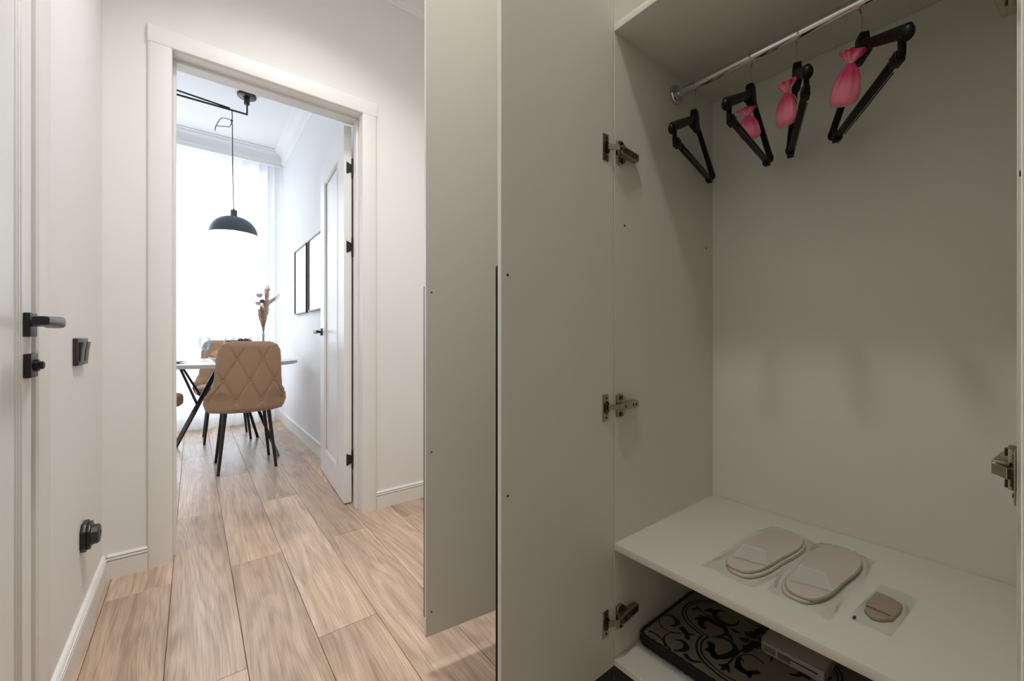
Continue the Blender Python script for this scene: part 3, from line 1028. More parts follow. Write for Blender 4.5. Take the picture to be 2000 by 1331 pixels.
# ---------------------------------------------------------------- slipper packs and small pouch on the lower shelf
ZS = 0.411
def smooth_noise(x, y, seed):
    return (math.sin(x * 61 + seed) * math.cos(y * 83 + seed * 2.1) + 0.6 * math.sin(x * 143 + y * 97 + seed * 3) + 0.5 * math.sin((x - y) * 211 + seed))
def sole_outline(L, W, n=44):
    pts = []
    for i in range(n):
        a = 2 * PI * i / n
        c_, s_ = math.cos(a), math.sin(a)
        x = L / 2 * math.copysign(abs(c_) ** 0.72, c_)
        w = W / 2 * (0.90 + 0.10 * (x / (L / 2)) - 0.07 * math.exp(-((x + 0.02) / 0.05) ** 2))
        pts.append((x, w * math.copysign(abs(s_) ** 0.62, s_)))
    return pts
def slipper_pack(loc, rz, L, W, bag, seed, label, shift):
    t = tag(empty('slipper_pack', loc, rz), label, 'slippers', 'bagged slippers on the wardrobe shelf')
    for k in range(2):
        dx, dy = (shift[0], shift[1]) if k == 0 else (0, 0)
        m = MB()
        m.prism([(x + dx, y + dy) for x, y in sole_outline(L, W)], 'z', 0.0008 + k * 0.0062, 0.0064 + k * 0.0062)
        o = m.build('slipper', SOLE, t, local=True, bevel=0.0018)
        m = MB()
        m.tube([(x * 1.0 + dx, y * 1.0 + dy, 0.0024 + k * 0.0062) for x, y in (sole_outline(L + 0.0015, W + 0.0015) + sole_outline(L + 0.0015, W + 0.0015)[:1])], 0.0011, n=6)
        m.build('binding', SOLEEDGE, o, local=True)
    bx0, bx1, by0, by1 = bag
    def fn(u, v):
        x, y = bx0 + (bx1 - bx0) * u, by0 + (by1 - by0) * v
        e = 0.010
        # height over the soles, falling to the shelf round the rim
        ax, ay = abs(x) / (L / 2 + e), abs(y) / (W / 2 + e)
        r = (ax ** 3.2 + ay ** 3.2) ** (1 / 3.2)
        hgt = 0.0146 / (1 + math.exp((r - 1.0) * 22))
        wr = smooth_noise(x * 0.9, y * 1.1, seed)
        rim = min(u, 1 - u, v, 1 - v) * 12
        fr = 1 / (1 + math.exp((0.92 - r) * 30))
        wr2 = abs(math.sin(x * 230 + 5 * math.sin(y * 60 + seed) + seed)) * abs(math.sin(y * 190 + 4 * math.sin(x * 45 + seed)))
        z = 0.0012 + hgt + min(1, rim) * (0.0010 * (wr + 1.3) * (0.35 + 0.8 * fr) + 0.0045 * wr2 * fr)
        wob = 0.0025 * math.sin(v * 17 + seed) * (1 if u in (0, 1) else 0)
        return (x + wob + 0.003 * math.sin(v * 9 + seed), y + 0.003 * math.sin(u * 11 + seed), z)
    m = MB()
    m.grid(fn, 100, 60)
    m.build('clear_bag', FILM, t, local=True, angle=60)
    m = MB()                                       # folded flap of the bag, lying over the soles
    f = [(-0.085, -W * 0.40), (-0.022, -W * 0.10), (-0.030, W * 0.36), (-0.110, W * 0.22)]
    m.bm.faces.new([m.bm.verts.new((x, y, 0.0168 + 0.0006 * i)) for i, (x, y) in enumerate(f)])
    m.build('bag_flap', FLAP, t, local=True, smooth=False)
    return t
slipper_pack((1.083, 0.392, ZS), math.radians(-3.5), 0.288, 0.098, (-0.172, 0.156, -0.055, 0.056), 1.3,
             'beige slippers in a clear bag, the pack nearer the wardrobe corner', (-0.006, -0.006))
slipper_pack((1.083, 0.2775, ZS), math.radians(-2.0), 0.285, 0.098, (-0.160, 0.170, -0.055, 0.054), 4.1,
             'beige slippers in a shiny creased bag, the pack in the middle of the shelf', (-0.006, 0.004))

sp = tag(empty('shoe_cloth_pouch', (1.043, 0.1705, ZS), math.radians(-4)), 'small clear sachet with a brown paper-wrapped disc on the shelf', 'sachet')
m = MB()
ol = [(0.041, 0.024), (0.040, 0.0), (0.030, -0.018), (-0.002, -0.0215), (-0.040, -0.019), (-0.058, -0.008), (-0.064, 0.004), (-0.050, 0.018), (-0.02, 0.0235), (0.012, 0.0225)]
m.prism(ol, 'z', 0.0008, 0.0075)
m.build('wrapped_disc', SPONGE, sp, local=True, bevel=0.002, seg=3)
def fn(u, v):
    x, y = -0.092 + 0.184 * u, -0.0295 + 0.060 * v
    r = ((abs(x + 0.012) / 0.062) ** 3 + (abs(y) / 0.027) ** 3) ** (1 / 3)
    z = 0.0012 + 0.0078 / (1 + math.exp((r - 1) * 16)) + 0.0005 * smooth_noise(x, y, 2.2) * min(1, min(u, 1 - u, v, 1 - v) * 10)
    return (x, y, z)
m = MB()
m.grid(fn, 36, 18)
m.build('clear_bag', FILM, sp, local=True, angle=60)
def text(name, body, size, mat, parent, loc, rot, ext=0.0001, bold=0.0):
    c = bpy.data.curves.new(name, 'FONT')
    c.body = body
    c.size = size
    c.extrude = ext
    c.offset = bold
    c.align_x = 'CENTER'
    c.align_y = 'CENTER'
    c.materials.append(mat)
    t_ = bpy.data.objects.new(name, c)
    COL.objects.link(t_)
    me = bpy.data.meshes.new_from_object(t_.evaluated_get(bpy.context.evaluated_depsgraph_get()))
    bpy.data.objects.remove(t_)
    o = bpy.data.objects.new(name, me)
    COL.objects.link(o)
    o.parent = parent
    o.location = loc
    o.rotation_euler = rot
    return o
text('lettering', 'SHOE CLOTH', 0.0056, PRINTINK, sp, (-0.0375, 0.0010, 0.0098), (0, 0, -PI / 2), bold=0.00012)
MB().box(-0.089, -0.079, 0.0215, 0.0250, 0.0026, 0.0030).build('print_mark', PRINTINK, sp, local=True)

# ---------------------------------------------------------------- printed board and white box on the wardrobe floor
ZB0, ZB1 = 0.1185, 0.1480
bo = tag(empty('ironing_board', (1.125, 0.335, ZB0)), 'flat cloth-covered board with black scroll print and gathered dark edge', 'ironing board')
bx0, bx1, by0, by1 = 0.936, 1.343, 0.035, 0.640
def rrect(x0, x1, y0, y1, r, n=6):
    pts = []
    for cx_, cy_, a0 in ((x1 - r, y1 - r, 0), (x0 + r, y1 - r, 90), (x0 + r, y0 + r, 180), (x1 - r, y0 + r, 270)):
        for i in range(n + 1):
            a = math.radians(a0 + 90 * i / n)
            pts.append((cx_ + r * math.cos(a), cy_ + r * math.sin(a)))
    return pts
MB().prism(rrect(bx0, bx1, by0, by1, 0.018), 'z', ZB0 + 0.004, ZB1).build('padded_cover', BOARDCLOTH, bo, bevel=0.006, seg=3)
def gath(m, x0, x1, y0, y1, r, z, rad, amp, step, tw):
    base = rrect(x0, x1, y0, y1, r, 5)
    dense = []
    for i in range(len(base)):
        a, b = Vector((*base[i], 0)), Vector((*base[(i + 1) % len(base)], 0))
        n = max(1, int((b - a).length / step))
        for k in range(n):
            p = a.lerp(b, k / n)
            w = math.sin(len(dense) * 1.7 + tw) * amp
            c_ = Vector(((x0 + x1) / 2, (y0 + y1) / 2, 0))
            d = (p - c_).normalized()
            dense.append((p.x + d.x * w, p.y + d.y * w, z + amp * 0.7 * math.sin(len(dense) * 2.3 + tw)))
    dense.append(dense[0])
    m.tube(dense, rad, n=6, cap=False)
m = MB()
gath(m, bx0 - 0.000, bx1, by0, by1, 0.018, ZB1 - 0.004, 0.0055, 0.0012, 0.007, 0)
gath(m, bx0 - 0.001, bx1, by0, by1, 0.018, ZB1 - 0.013, 0.0062, 0.0016, 0.006, 2)
gath(m, bx0 - 0.001, bx1, by0, by1, 0.018, ZB0 + 0.0078, 0.0062, 0.0012, 0.006, 4)
m.build('gathered_edge', GATHER, bo, angle=70)
STROKES = [
((3,3.5,3),[(320,564),(313,580),(296,598),(272,612),(243,619),(215,617),(192,608),(176,593),(163,574),(156,551),(152,530)]),
((2,2.5,2),[(310,572),(292,592),(267,605),(237,612),(212,608),(192,596),(177,577),(167,553),(162,529),(163,518)]),
((3,4.5,3.5),[(152,530),(128,529),(107,523),(90,512),(77,499),(67,481),(62,463),(58,445),(57,424)]),
((2.5,3,2.5),[(163,518),(140,520),(117,516),(100,507),(86,495),(78,478),(72,458),(69,440),(70,422),(73,412)]),
((9,13,3),[(184,536),(184,547),(195,556),(215,559),(226,548),(225,532),(227,513),(220,500),(207,494),(192,497),(179,506)]),
((3,9,4),[(197,573),(211,566),(221,554),(228,543)]),
((2,7,5),[(222,576),(222,565),(221,554)]),
((1.5,1.8,1.5),[(238,575),(241,546),(237,516),(237,498)]),
((1.5,1.8,1.5),[(234,567),(232,541),(227,513)]),
((8,5,2),[(229,598),(244,592),(243,575)]),
((5,5,2),[(254,597),(247,588),(243,575)]),
((3,11,2),[(292,535),(287,547),(272,553),(256,547),(246,536),(243,518),(248,503),(265,493),(286,495)]),
((3,10,6),[(252,574),(265,565),(272,553)]),
((2,7,6),[(275,572),(272,562),(272,552)]),
((10,11,3),[(133,507),(141,500),(123,493),(110,479),(115,467),(134,458),(158,453),(173,456),(185,468),(188,482),(183,495),(168,513)]),
((5,11,8),[(108,500),(119,494),(114,485)]),
((12,14,6),[(99,476),(108,475),(116,471)]),
((2,11,7),[(145,425),(151,437),(132,433),(118,424),(115,410),(127,399),(142,389)]),
((9,14,8),[(118,433),(117,425),(114,416)]),
((4,9,8),[(106,397),(115,402),(122,403)]),
((2,2.5,2),[(153,439),(172,433),(183,421),(181,405),(176,392)]),
((3,3,3),[(195,442),(172,445),(145,446),(118,446),(105,446)]),
((5,7,1),[(105,446),(93,451),(87,461)]),
((5,8,3),[(105,446),(92,445),(77,448)]),
((5,6,1),[(105,446),(93,439),(84,431)]),
((2,11,3),[(146,632),(158,621),(152,604),(143,595),(131,594),(118,602)]),
((2,2.2,2),[(146,632),(130,637),(110,630),(97,615),(96,597),(104,580),(115,570)]),
((2,11,3),[(80,567),(91,552),(85,538),(71,533),(55,540),(45,550)]),
((2,2.5,4),[(113,569),(97,585),(77,590),(59,584),(46,569),(40,551)]),
((3,11,2),[(132,584),(128,569),(126,558),(139,543)]),
((9,9,5),[(126,558),(107,546)]),
((5,9,6),[(141,581),(130,564)]),
((8,7,4),[(57,526),(49,512),(52,499),(64,489)]),
((5,3,5),[(56,626),(60,613),(58,597),(53,582),(42,569),(35,552)]),
((5,12,5),[(255,467),(249,457),(241,447)]),
((4,13,4),[(217,466),(222,455),(234,448)]),
((5,15,5),[(214,424),(227,433),(236,441)]),
((4,13,4),[(308,442),(282,445),(250,443)]),
((1.5,8,1.5),[(237,498),(236,485),(237,469)]),
((5,8,2),[(213,486),(203,483),(195,471)]),
((7,12,7),[(194,449),(196,443),(203,442)])]

def ribbon(m, pts, w3, z, mirror=None):
    P = [Vector((0.9 + x / 1000, y / 1000)) for x, y in pts]
    if mirror:
        P = [Vector((2 * mirror[0] - p.x, 2 * mirror[1] - p.y)) for p in P]
    # Catmull-Rom refinement
    Q = []
    n = len(P)
    for i in range(n - 1):
        p0, p1, p2, p3 = P[max(i - 1, 0)], P[i], P[i + 1], P[min(i + 2, n - 1)]
        for k in range(5):
            t = k / 5
            Q.append(0.5 * ((2 * p1) + (p2 - p0) * t + (2 * p0 - 5 * p1 + 4 * p2 - p3) * t * t + (3 * p1 - p0 - 3 * p2 + p3) * t ** 3))
    Q.append(P[-1])
    prev = None
    for i, q in enumerate(Q):
        t = (Q[min(i + 1, len(Q) - 1)] - Q[max(i - 1, 0)])
        if t.length < 1e-6:
            continue
        t.normalize()
        u = i / (len(Q) - 1)
        w = (w3[0] * (1 - u * 2) + w3[1] * u * 2) if u < 0.5 else (w3[1] * (2 - u * 2) + w3[2] * (u * 2 - 1))
        w = w / 1000 * 0.72
        nrm = Vector((-t.y, t.x))
        a, b = q + nrm * w, q - nrm * w
        if not (bx0 + 0.004 < q.x < bx1 - 0.003 and by0 + 0.004 < q.y < by1 - 0.003):
            prev = None
            continue
        cur = (m.bm.verts.new((a.x, a.y, z)), m.bm.verts.new((b.x, b.y, z)))
        if prev:
            m.bm.faces.new((prev[0], cur[0], cur[1], prev[1]))
        prev = cur
CXB, CYB = 1.1415, 0.4405
m = MB()
for w3, pts in STROKES:
    ribbon(m, pts, w3, ZB1 + 0.0004)
    ribbon(m, pts, w3, ZB1 + 0.0005, mirror=(CXB, CYB))
po = m.build('scroll_print', PRINTINK, bo, smooth=False)
po['kind'] = 'stuff'

rt = tag(empty('white_box', (1.18, 0.350, ZB1 + 0.001), 0), 'low white plastic box with two rows of vent slots, on the scroll-printed board', 'box')
RX0, RX1, RY0, RY1, RZ0, RZ1 = 1.113, 1.250, 0.284, 0.416, ZB1 + 0.0012, ZB1 + 0.0285
m = MB()
m.prism([(RX0 + 0.002, RY0), (RX1, RY0), (RX1, RY1), (RX0 + 0.010, RY1), (RX0, RY1 - 0.008)], 'z', RZ0, RZ1)
m.build('casing', ROUTERM, rt, bevel=0.0022, seg=3)
m = MB()
for ya, yb in ((0.381, 0.407), (0.350, 0.376)):
    for k in range(4):
        z = RZ0 + 0.0075 + k * 0.0036
        m.box(RX0 - 0.0002, RX0 + 0.003, ya, yb, z, z + 0.0015)
split_build(m, 'vent_slot', SLOTM, rt)
MB().box(RX0 - 0.0002, RX0 + 0.003, 0.296, 0.350, RZ0 + 0.0165, RZ0 + 0.0182).build('seam_line', SLOTM, rt)

# ---------------------------------------------------------------- kitchen: curtain
def fold(u, v):
    x = -1.70 + 2.475 * u
    ph = 2 * PI * (x / 0.085 + 0.35 * math.sin(x * 7.0) + 0.2 * math.sin(x * 17 + 1))
    amp = 0.018 + 0.012 * math.sin(x * 5.3 + 0.6)
    flare = 1 + 0.25 * (1 - v)
    y = 5.185 + amp * flare * math.sin(ph) + 0.008 * math.sin(x * 23)
    z = 0.006 + 2.93 * v
    return (x + 0.008 * flare * math.cos(ph), y, z)
m = MB()
m.grid(fold, 620, 7)
cu = m.build('sheer_curtain', SHEER, None, angle=180, origin=(-0.46, 5.185, 0.006))
tag(cu, 'white sheer floor-length curtain across the bright kitchen window', 'curtain')

# ---------------------------------------------------------------- dining table
TX, TY, TR, TZ = 0.19, 4.00, 0.53, 0.745
dt = tag(empty('dining_table', (TX, TY, 0)), 'round white dining table on slanted black metal legs behind the beige chair', 'table')
m = MB()
m.lathe([(0, -0.0022), (TR - 0.003, -0.0022), (TR, -0.0032), (TR, -0.0055), (0, -0.0055)], (TX, TY, TZ + 0.0022), 96)
m.build('tabletop', TABLETOP, dt, angle=40)
m = MB()
m.lathe([(0, 0), (TR - 0.0005, 0), (TR - 0.0005, -0.024), (TR - 0.004, -0.026), (0, -0.026)], (TX, TY, TZ - 0.0035), 96)
m.build('table_edge', TABLEEDGE, dt, angle=40)
zt = TZ - 0.030
feet = [(0.530, 3.650, 1), (0.478, 4.450, 1), (-0.178, 3.630, -1), (-0.110, 4.450, -1)]
tops = [(0.300, 4.05), (0.27, 4.02), (0.165, 4.0), (0.18, 4.02)]
for (fx, fy, s), (px, py) in zip(feet, tops):
    m = MB()
    m.bar((fx, fy, 0.0), (px, py, zt), 0.023, 0.014, up=(0, 1, 0))
    t = 0.60
    j = Vector((fx, fy, 0)).lerp(Vector((px, py, zt)), t)
    ex = fx + (0.12 if s < 0 else -0.12) if False else (TX + s * 0.265)
    m.bar(tuple(j), (ex, j.y + 0.02, zt), 0.018, 0.012, up=(0, 1, 0))
    for v in m.bm.verts:
        v.co.z = max(0.0, min(v.co.z, zt))
    m.build('leg', BLACK, dt, bevel=0.0015, seg=1)

# ---------------------------------------------------------------- tufted dining chairs (facing local +y)
BUTTONS = [(-0.073, 0.785), (0.073, 0.785), (-0.147, 0.642), (0, 0.642), (0.147, 0.642), (-0.222, 0.500), (-0.073, 0.500), (0.073, 0.500), (0.205, 0.500)]
def interp(tab, t):
    for (a, va), (b, vb) in zip(tab, tab[1:]):
        if t <= b:
            k = (t - a) / (b - a)
            k = k * k * (3 - 2 * k)
            return va + (vb - va) * k
    return tab[-1][1]
HWID = [(0.412, 0.236), (0.440, 0.258), (0.475, 0.268), (0.515, 0.262), (0.55, 0.240), (0.60, 0.216), (0.68, 0.206), (0.78, 0.199), (0.845, 0.190), (0.880, 0.174), (0.898, 0.146), (0.907, 0.105)]
def back_pt(s, z, outer):
    w = interp(HWID, z)
    x = w * s * 0.94
    lean = -0.205 - 0.125 * (z - 0.42) / 0.485
    wrap = interp([(0.42, 0.20), (0.50, 0.185), (0.58, 0.09), (0.70, 0.045), (0.91, 0.03)], z)
    y = lean + wrap * (abs(x) / 0.27) ** 2.4
    rim = max(0.0, 1 - abs(s) ** 8) ** 0.5
    zt_ = max(0.0, min(1.0, (0.907 - z) / 0.035)) ** 0.5
    zb_ = max(0.0, min(1.0, (z - 0.412) / 0.03)) ** 0.5
    th = 0.027 * min(rim, zt_, zb_)
    if outer:
        d = 0.0
        if z < 0.885:
            p = x / 0.0735 + (z - 0.785) / 0.143
            q = x / 0.0735 - (z - 0.785) / 0.143
            fade = min(1, max(0, (0.885 - z) / 0.06)) * min(1, max(0, (z - 0.455) / 0.03)) * min(1, max(0, (1 - abs(s)) / 0.12))
            for c in (p, q):
                e = abs(((c + 1) / 2) - round((c + 1) / 2)) * 2
                d = max(d, 0.0095 * math.exp(-(e / 0.095) ** 2) * fade)
        for bx, bz in BUTTONS:
            d = max(d, 0.015 * math.exp(-((x - bx) ** 2 + (z - bz) ** 2) / 0.017 ** 2))
        return (x, y - th + d * (1 if th > 0.012 else 0), z)
    return (x, y + th, z)
def make_chair():
    c = empty('dining_chair', (0, 0, 0))
    m = MB()
    nu, nv = 90, 84
    zs = [0.412 + (0.907 - 0.412) * (0.5 - 0.5 * math.cos(PI * (0.06 + 0.88 * j / (nv - 1)))) for j in range(nv)]
    zs[0], zs[-1] = 0.412, 0.907
    ss = [-math.cos(PI * i / (nu - 1)) * 0.35 + (-1 + 2 * i / (nu - 1)) * 0.65 for i in range(nu)]
    O = [[m.bm.verts.new(back_pt(s, z, True)) for s in ss] for z in zs]
    I = [[m.bm.verts.new(back_pt(s, z, False)) for s in ss] for z in zs]
    for j in range(nv - 1):
        for i in range(nu - 1):
            m.bm.faces.new((O[j][i], O[j][i + 1], O[j + 1][i + 1], O[j + 1][i]))
            m.bm.faces.new((I[j][i], I[j + 1][i], I[j + 1][i + 1], I[j][i + 1]))
    for j in range(nv - 1):
        for i in (0, nu - 1):
            m.bm.faces.new((O[j][i], I[j][i], I[j + 1][i], O[j + 1][i]))
    for i in range(nu - 1):
        for j in (0, nv - 1):
            m.bm.faces.new((O[j][i], O[j][i + 1], I[j][i + 1], I[j][i]))
    bmesh.ops.remove_doubles(m.bm, verts=m.bm.verts, dist=0.0004)
    m.build('backrest', VELVET, c, local=True, angle=75)
    proto = None
    for bx, bz in BUTTONS:
        x, y, z = back_pt(bx / interp(HWID, bz) / 0.94, bz, True)
        if proto is None:
            m = MB()
            m.ball((0, 0, 0), 0.0085, 0.0055, 0.0085, 10, 8)
            proto = m.build('button', VELVET, c, local=True)
            b = proto
        else:
            b = proto.copy()
            COL.objects.link(b)
        b.location = (x, y - 0.0052, z)
    # seat cushion: rounded front, tapered to the back
    def outline(g):
        pts = []
        for i in range(40):
            a = 2 * PI * i / 40
            c_, s_ = math.cos(a), math.sin(a)
            y = 0.012 + (0.222 - g) * math.copysign(abs(s_) ** 0.62, s_)
            wx = 0.228 + 0.02 * (y / 0.22)
            pts.append(((wx - g) * math.copysign(abs(c_) ** 0.55, c_), y))
        return pts
    m = MB()
    rings = []
    for g, z in ((0.05, 0.425), (0.012, 0.428), (0.0, 0.440), (0.0, 0.478), (0.008, 0.492), (0.03, 0.500), (0.08, 0.506)):
        rings.append([m.bm.verts.new((x, y, z)) for x, y in outline(g)])
    for a, b in zip(rings, rings[1:]):
        for k in range(40):
            m.bm.faces.new((a[k], a[(k + 1) % 40], b[(k + 1) % 40], b[k]))
    m.bm.faces.new(rings[0][::-1])
    m.bm.faces.new(rings[-1])
    m.build('seat', VELVET, c, local=True, angle=60)
    m = MB()
    m.box(-0.16, 0.16, -0.15, 0.15, 0.408, 0.426)
    m.build('under_frame', BLACK, c, local=True, bevel=0.003)
    for sx, sy in ((-1, -1), (1, -1), (-1, 1), (1, 1)):
        m = MB()
        m.tube([(sx * 0.128, sy * 0.128, 0.420), (sx * 0.170, sy * 0.180, 0.004), (sx * 0.170, sy * 0.180, 0.0)], [0.0135, 0.0095, 0.0088], n=14)
        m.build('leg', BLACK, c, local=True)
    return c
CH = [((0.305, 3.545, 0), 0.0, 'beige velvet dining chair with tufted back towards the doorway'),
      ((0.250, 4.592, 0), PI, 'beige velvet dining chair by the curtain, facing us across the table'),
      ((-0.288, 3.985, 0), -PI / 2, 'beige velvet dining chair half hidden by the left door jamb')]
proto = make_chair()
for i, (loc, a, lab) in enumerate(CH):
    c = proto if i == 0 else copy_tree(proto)
    c.location = loc
    c.rotation_euler = (0, 0, a)
    tag(c, lab, 'chair', 'beige chairs round the dining table')

BULB, nt_, p_ = new_mat('lit_bulb')
p_.inputs['Base Color'].default_value = (0.9, 0.9, 0.88, 1)
p_.inputs['Emission Color'].default_value = (1.0, 0.95, 0.88, 1)
p_.inputs['Emission Strength'].default_value = 6.0
# ---------------------------------------------------------------- pendant lamp on a black ceiling arm
PX, PY = 0.266, 4.02
pl = tag(empty('pendant_lamp', (0.355, PY, HC)), 'slate grey dome pendant lamp hanging by a long cord from black ceiling rods', 'lamp')
m = MB()
m.lathe([(0, 0), (0.066, 0), (0.068, -0.004), (0.068, -0.018), (0.062, -0.023), (0.026, -0.024), (0.026, -0.028), (0, -0.028)], (0.355, PY, HC), 36)
m.build('ceiling_rose', BLACK, pl, angle=40)
m = MB()
m.lathe([(0, 0), (0.021, 0), (0.021, -0.052), (0.018, -0.055), (0, -0.055)], (0.355, PY, HC - 0.028), 24)
m.tube([(0.357, PY, HC - 0.08), (0.357, PY, 2.790)], 0.0062, n=10)
m.build('stem', BLACK, pl, angle=40)
m = MB()
m.bar((0.362, PY, 2.787), (-1.10, PY, 2.787), 0.010, 0.013)
m.build('rod', BLACK, pl, bevel=0.001, seg=1)
m = MB()
m.bar((0.24, PY - 0.004, 2.796), (-1.10, PY - 0.10, 2.842), 0.009, 0.011)
m.build('rod', BLACK, pl, bevel=0.001, seg=1)
m = MB()
m.tube([(PX - 0.012, PY, 2.785), (PX - 0.012, PY, 2.765), (PX - 0.010, PY, 2.725), (PX - 0.014, PY, 2.700), (PX - 0.010, PY, 2.66), (PX - 0.008, PY, 2.30), (PX - 0.002, PY, 2.0), (PX, PY, 1.95)], 0.0033, n=8)
m.tube([(PX - 0.014, PY, 2.704), (PX - 0.05, PY, 2.708), (PX - 0.085, PY, 2.700), (PX - 0.105, PY, 2.66), (PX - 0.122, PY, 2.615), (PX - 0.125, PY, 2.585)], 0.0027, n=8)
m.tube([(PX - 0.012, PY, 2.690), (PX - 0.022, PY, 2.665), (PX - 0.032, PY, 2.645), (PX - 0.075, PY, 2.638), (PX - 0.116, PY, 2.626)], 0.0027, n=8)
m.ball((PX - 0.014, PY, 2.700), 0.008, 0.008, 0.012)
m.build('cord', BLACK, pl, angle=80)
m = MB()
m.lathe([(0, 0.068), (0.006, 0.068), (0.007, 0.055), (0.0225, 0.054), (0.0235, 0.050), (0.0235, 0.0), (0, 0.0)], (PX, PY, 1.918), 24)
m.build('lamp_holder', LAMPSH, pl, angle=40)
m = MB()
R, H = 0.168, 0.150
pr = [(0.0, H)]
for i in range(1, 19):
    a = PI / 2 * i / 18
    pr.append((R * math.sin(a) ** 0.95, H * math.cos(a) ** 0.98 if i < 18 else 0.0))
m.lathe(pr, (PX, PY, 1.772), 64)
pr2 = [(r * 0.985, z - 0.0025 if z > 0 else 0.0) for r, z in pr[::-1]]
m.lathe([(R, 0.0), (R * 0.985, 0.0)] + [(r, z) for r, z in pr2[1:]], (PX, PY, 1.772), 64, mi=1)
m.build('lamp_shade', [LAMPSH, LAMPIN], pl, angle=50)
m = MB()
m.ball((PX, PY, 1.835), 0.03, 0.03, 0.036)
m.build('bulb', BULB, pl)
bl = bpy.data.lights.new('pendant_bulb_light', 'POINT')
bl.energy = 5.0
bl.color = (1.0, 0.96, 0.92)
bl.shadow_soft_size = 0.035
blo = bpy.data.objects.new('pendant_bulb_light', bl)
blo.location = (PX, PY, 1.790)
COL.objects.link(blo)

# ---------------------------------------------------------------- pictures on the kitchen wall
FL = ['thin black framed picture on the kitchen wall, the one nearer the curtain', 'thin black framed picture on the kitchen wall, half hidden by the open door']
for i, ya in enumerate((3.846, 3.262)):
    yb, za, zb = ya + 0.506, 1.148, 1.752
    f = tag(empty('picture_frame', (KX1, (ya + yb) / 2, za)), FL[i], 'picture', 'framed pictures on the kitchen wall')
    m = MB()
    x0, x1, w = KX1 - 0.024, KX1, 0.012
    m.box(x0, x1, ya, ya + w, za, zb)
    m.box(x0, x1, yb - w, yb, za, zb)
    m.box(x0, x1, ya + w, yb - w, za, za + w)
    m.box(x0, x1, ya + w, yb - w, zb - w, zb)
    m.build('frame', BLACK, f, bevel=0.001, seg=1)
    MB().box(x0 + 0.008, x0 + 0.011, ya + w, yb - w, za + w, zb - w).build('picture', PICTURE, f, smooth=False)

# ---------------------------------------------------------------- tableware
def plate(loc, r, label, h=0.020):
    m = MB()
    m.lathe([(0, 0), (r * 0.58, 0), (r * 0.66, 0.004), (r * 0.97, h * 0.92), (r, h), (r * 0.985, h * 1.04), (r * 0.66, 0.009), (r * 0.56, 0.006), (0, 0.006)], (0, 0, 0), 48)
    o = m.build('plate', PORC, None, angle=50)
    o.location = loc
    return tag(o, label, 'plate', 'plates on the dining table')
plate((-0.155, 3.80, TZ), 0.135, 'pale plate on the table beside the left jamb, nearest to us', 0.019)
plate((0.205, 3.80, TZ), 0.115, 'pale deep plate left of the tufted chair, a dark knife across it', 0.034)
m = MB()
m.bar((0.105, 3.755, TZ + 0.0375), (0.235, 3.765, TZ + 0.0375), 0.014, 0.003)
m.bar((0.235, 3.765, TZ + 0.0375), (0.315, 3.775, TZ + 0.0385), 0.010, 0.006)
kn = m.build('table_knife', DARKCUT, None, bevel=0.0008, seg=1, origin=(0.2, 3.765, TZ + 0.036))
tag(kn, 'dark table knife lying across the deep plate', 'knife')

def goblet(loc, sc_, label, drink=None):
    g = tag(empty('wine_glass', loc), label, 'glass', 'goblets on the dining table')
    g.scale = (sc_, sc_, sc_)
    rib = lambda a, z: 1 + (0.035 * math.cos(18 * a) if 0.085 < z < 0.168 else 0)
    m = MB()
    m.lathe([(0, 0.080), (0.019, 0.0805), (0.0245, 0.0845), (0.0275, 0.098), (0.0325, 0.130), (0.0372, 0.162), (0.0392, 0.176), (0.0376, 0.176), (0.0354, 0.162), (0.0306, 0.130), (0.0257, 0.10), (0.0225, 0.090), (0, 0.0865)], (0, 0, 0), 72, mod=rib)
    m.build('bowl', GOBLET, g, local=True, angle=30)
    m = MB()
    m.lathe([(0, 0.0), (0.034, 0.0), (0.0345, 0.002), (0.018, 0.006), (0.007, 0.012), (0.0052, 0.03), (0.0052, 0.06), (0.008, 0.074), (0.014, 0.0808), (0, 0.0808)], (0, 0, 0), 32)
    m.build('foot', GOBLET, g, local=True, angle=50)
    if drink:
        m = MB()
        m.lathe([(0, 0.088), (0.0215, 0.0915), (0.0248, 0.101), (0.0286, 0.125), (0.0322, 0.150), (0, 0.1505)], (0, 0, 0), 32)
        m.build('drink', DRINK, g, local=True)
    return g
goblet((0.072, 3.99, TZ), 1.09, 'ribbed clear goblet left of the far beige chair')
goblet((0.240, 4.10, TZ), 1.09, 'clear goblet holding a red drink above the tufted chair', True)
goblet((0.425, 4.20, TZ), 1.09, 'clear goblet right of the fruit bowl, below the vase')

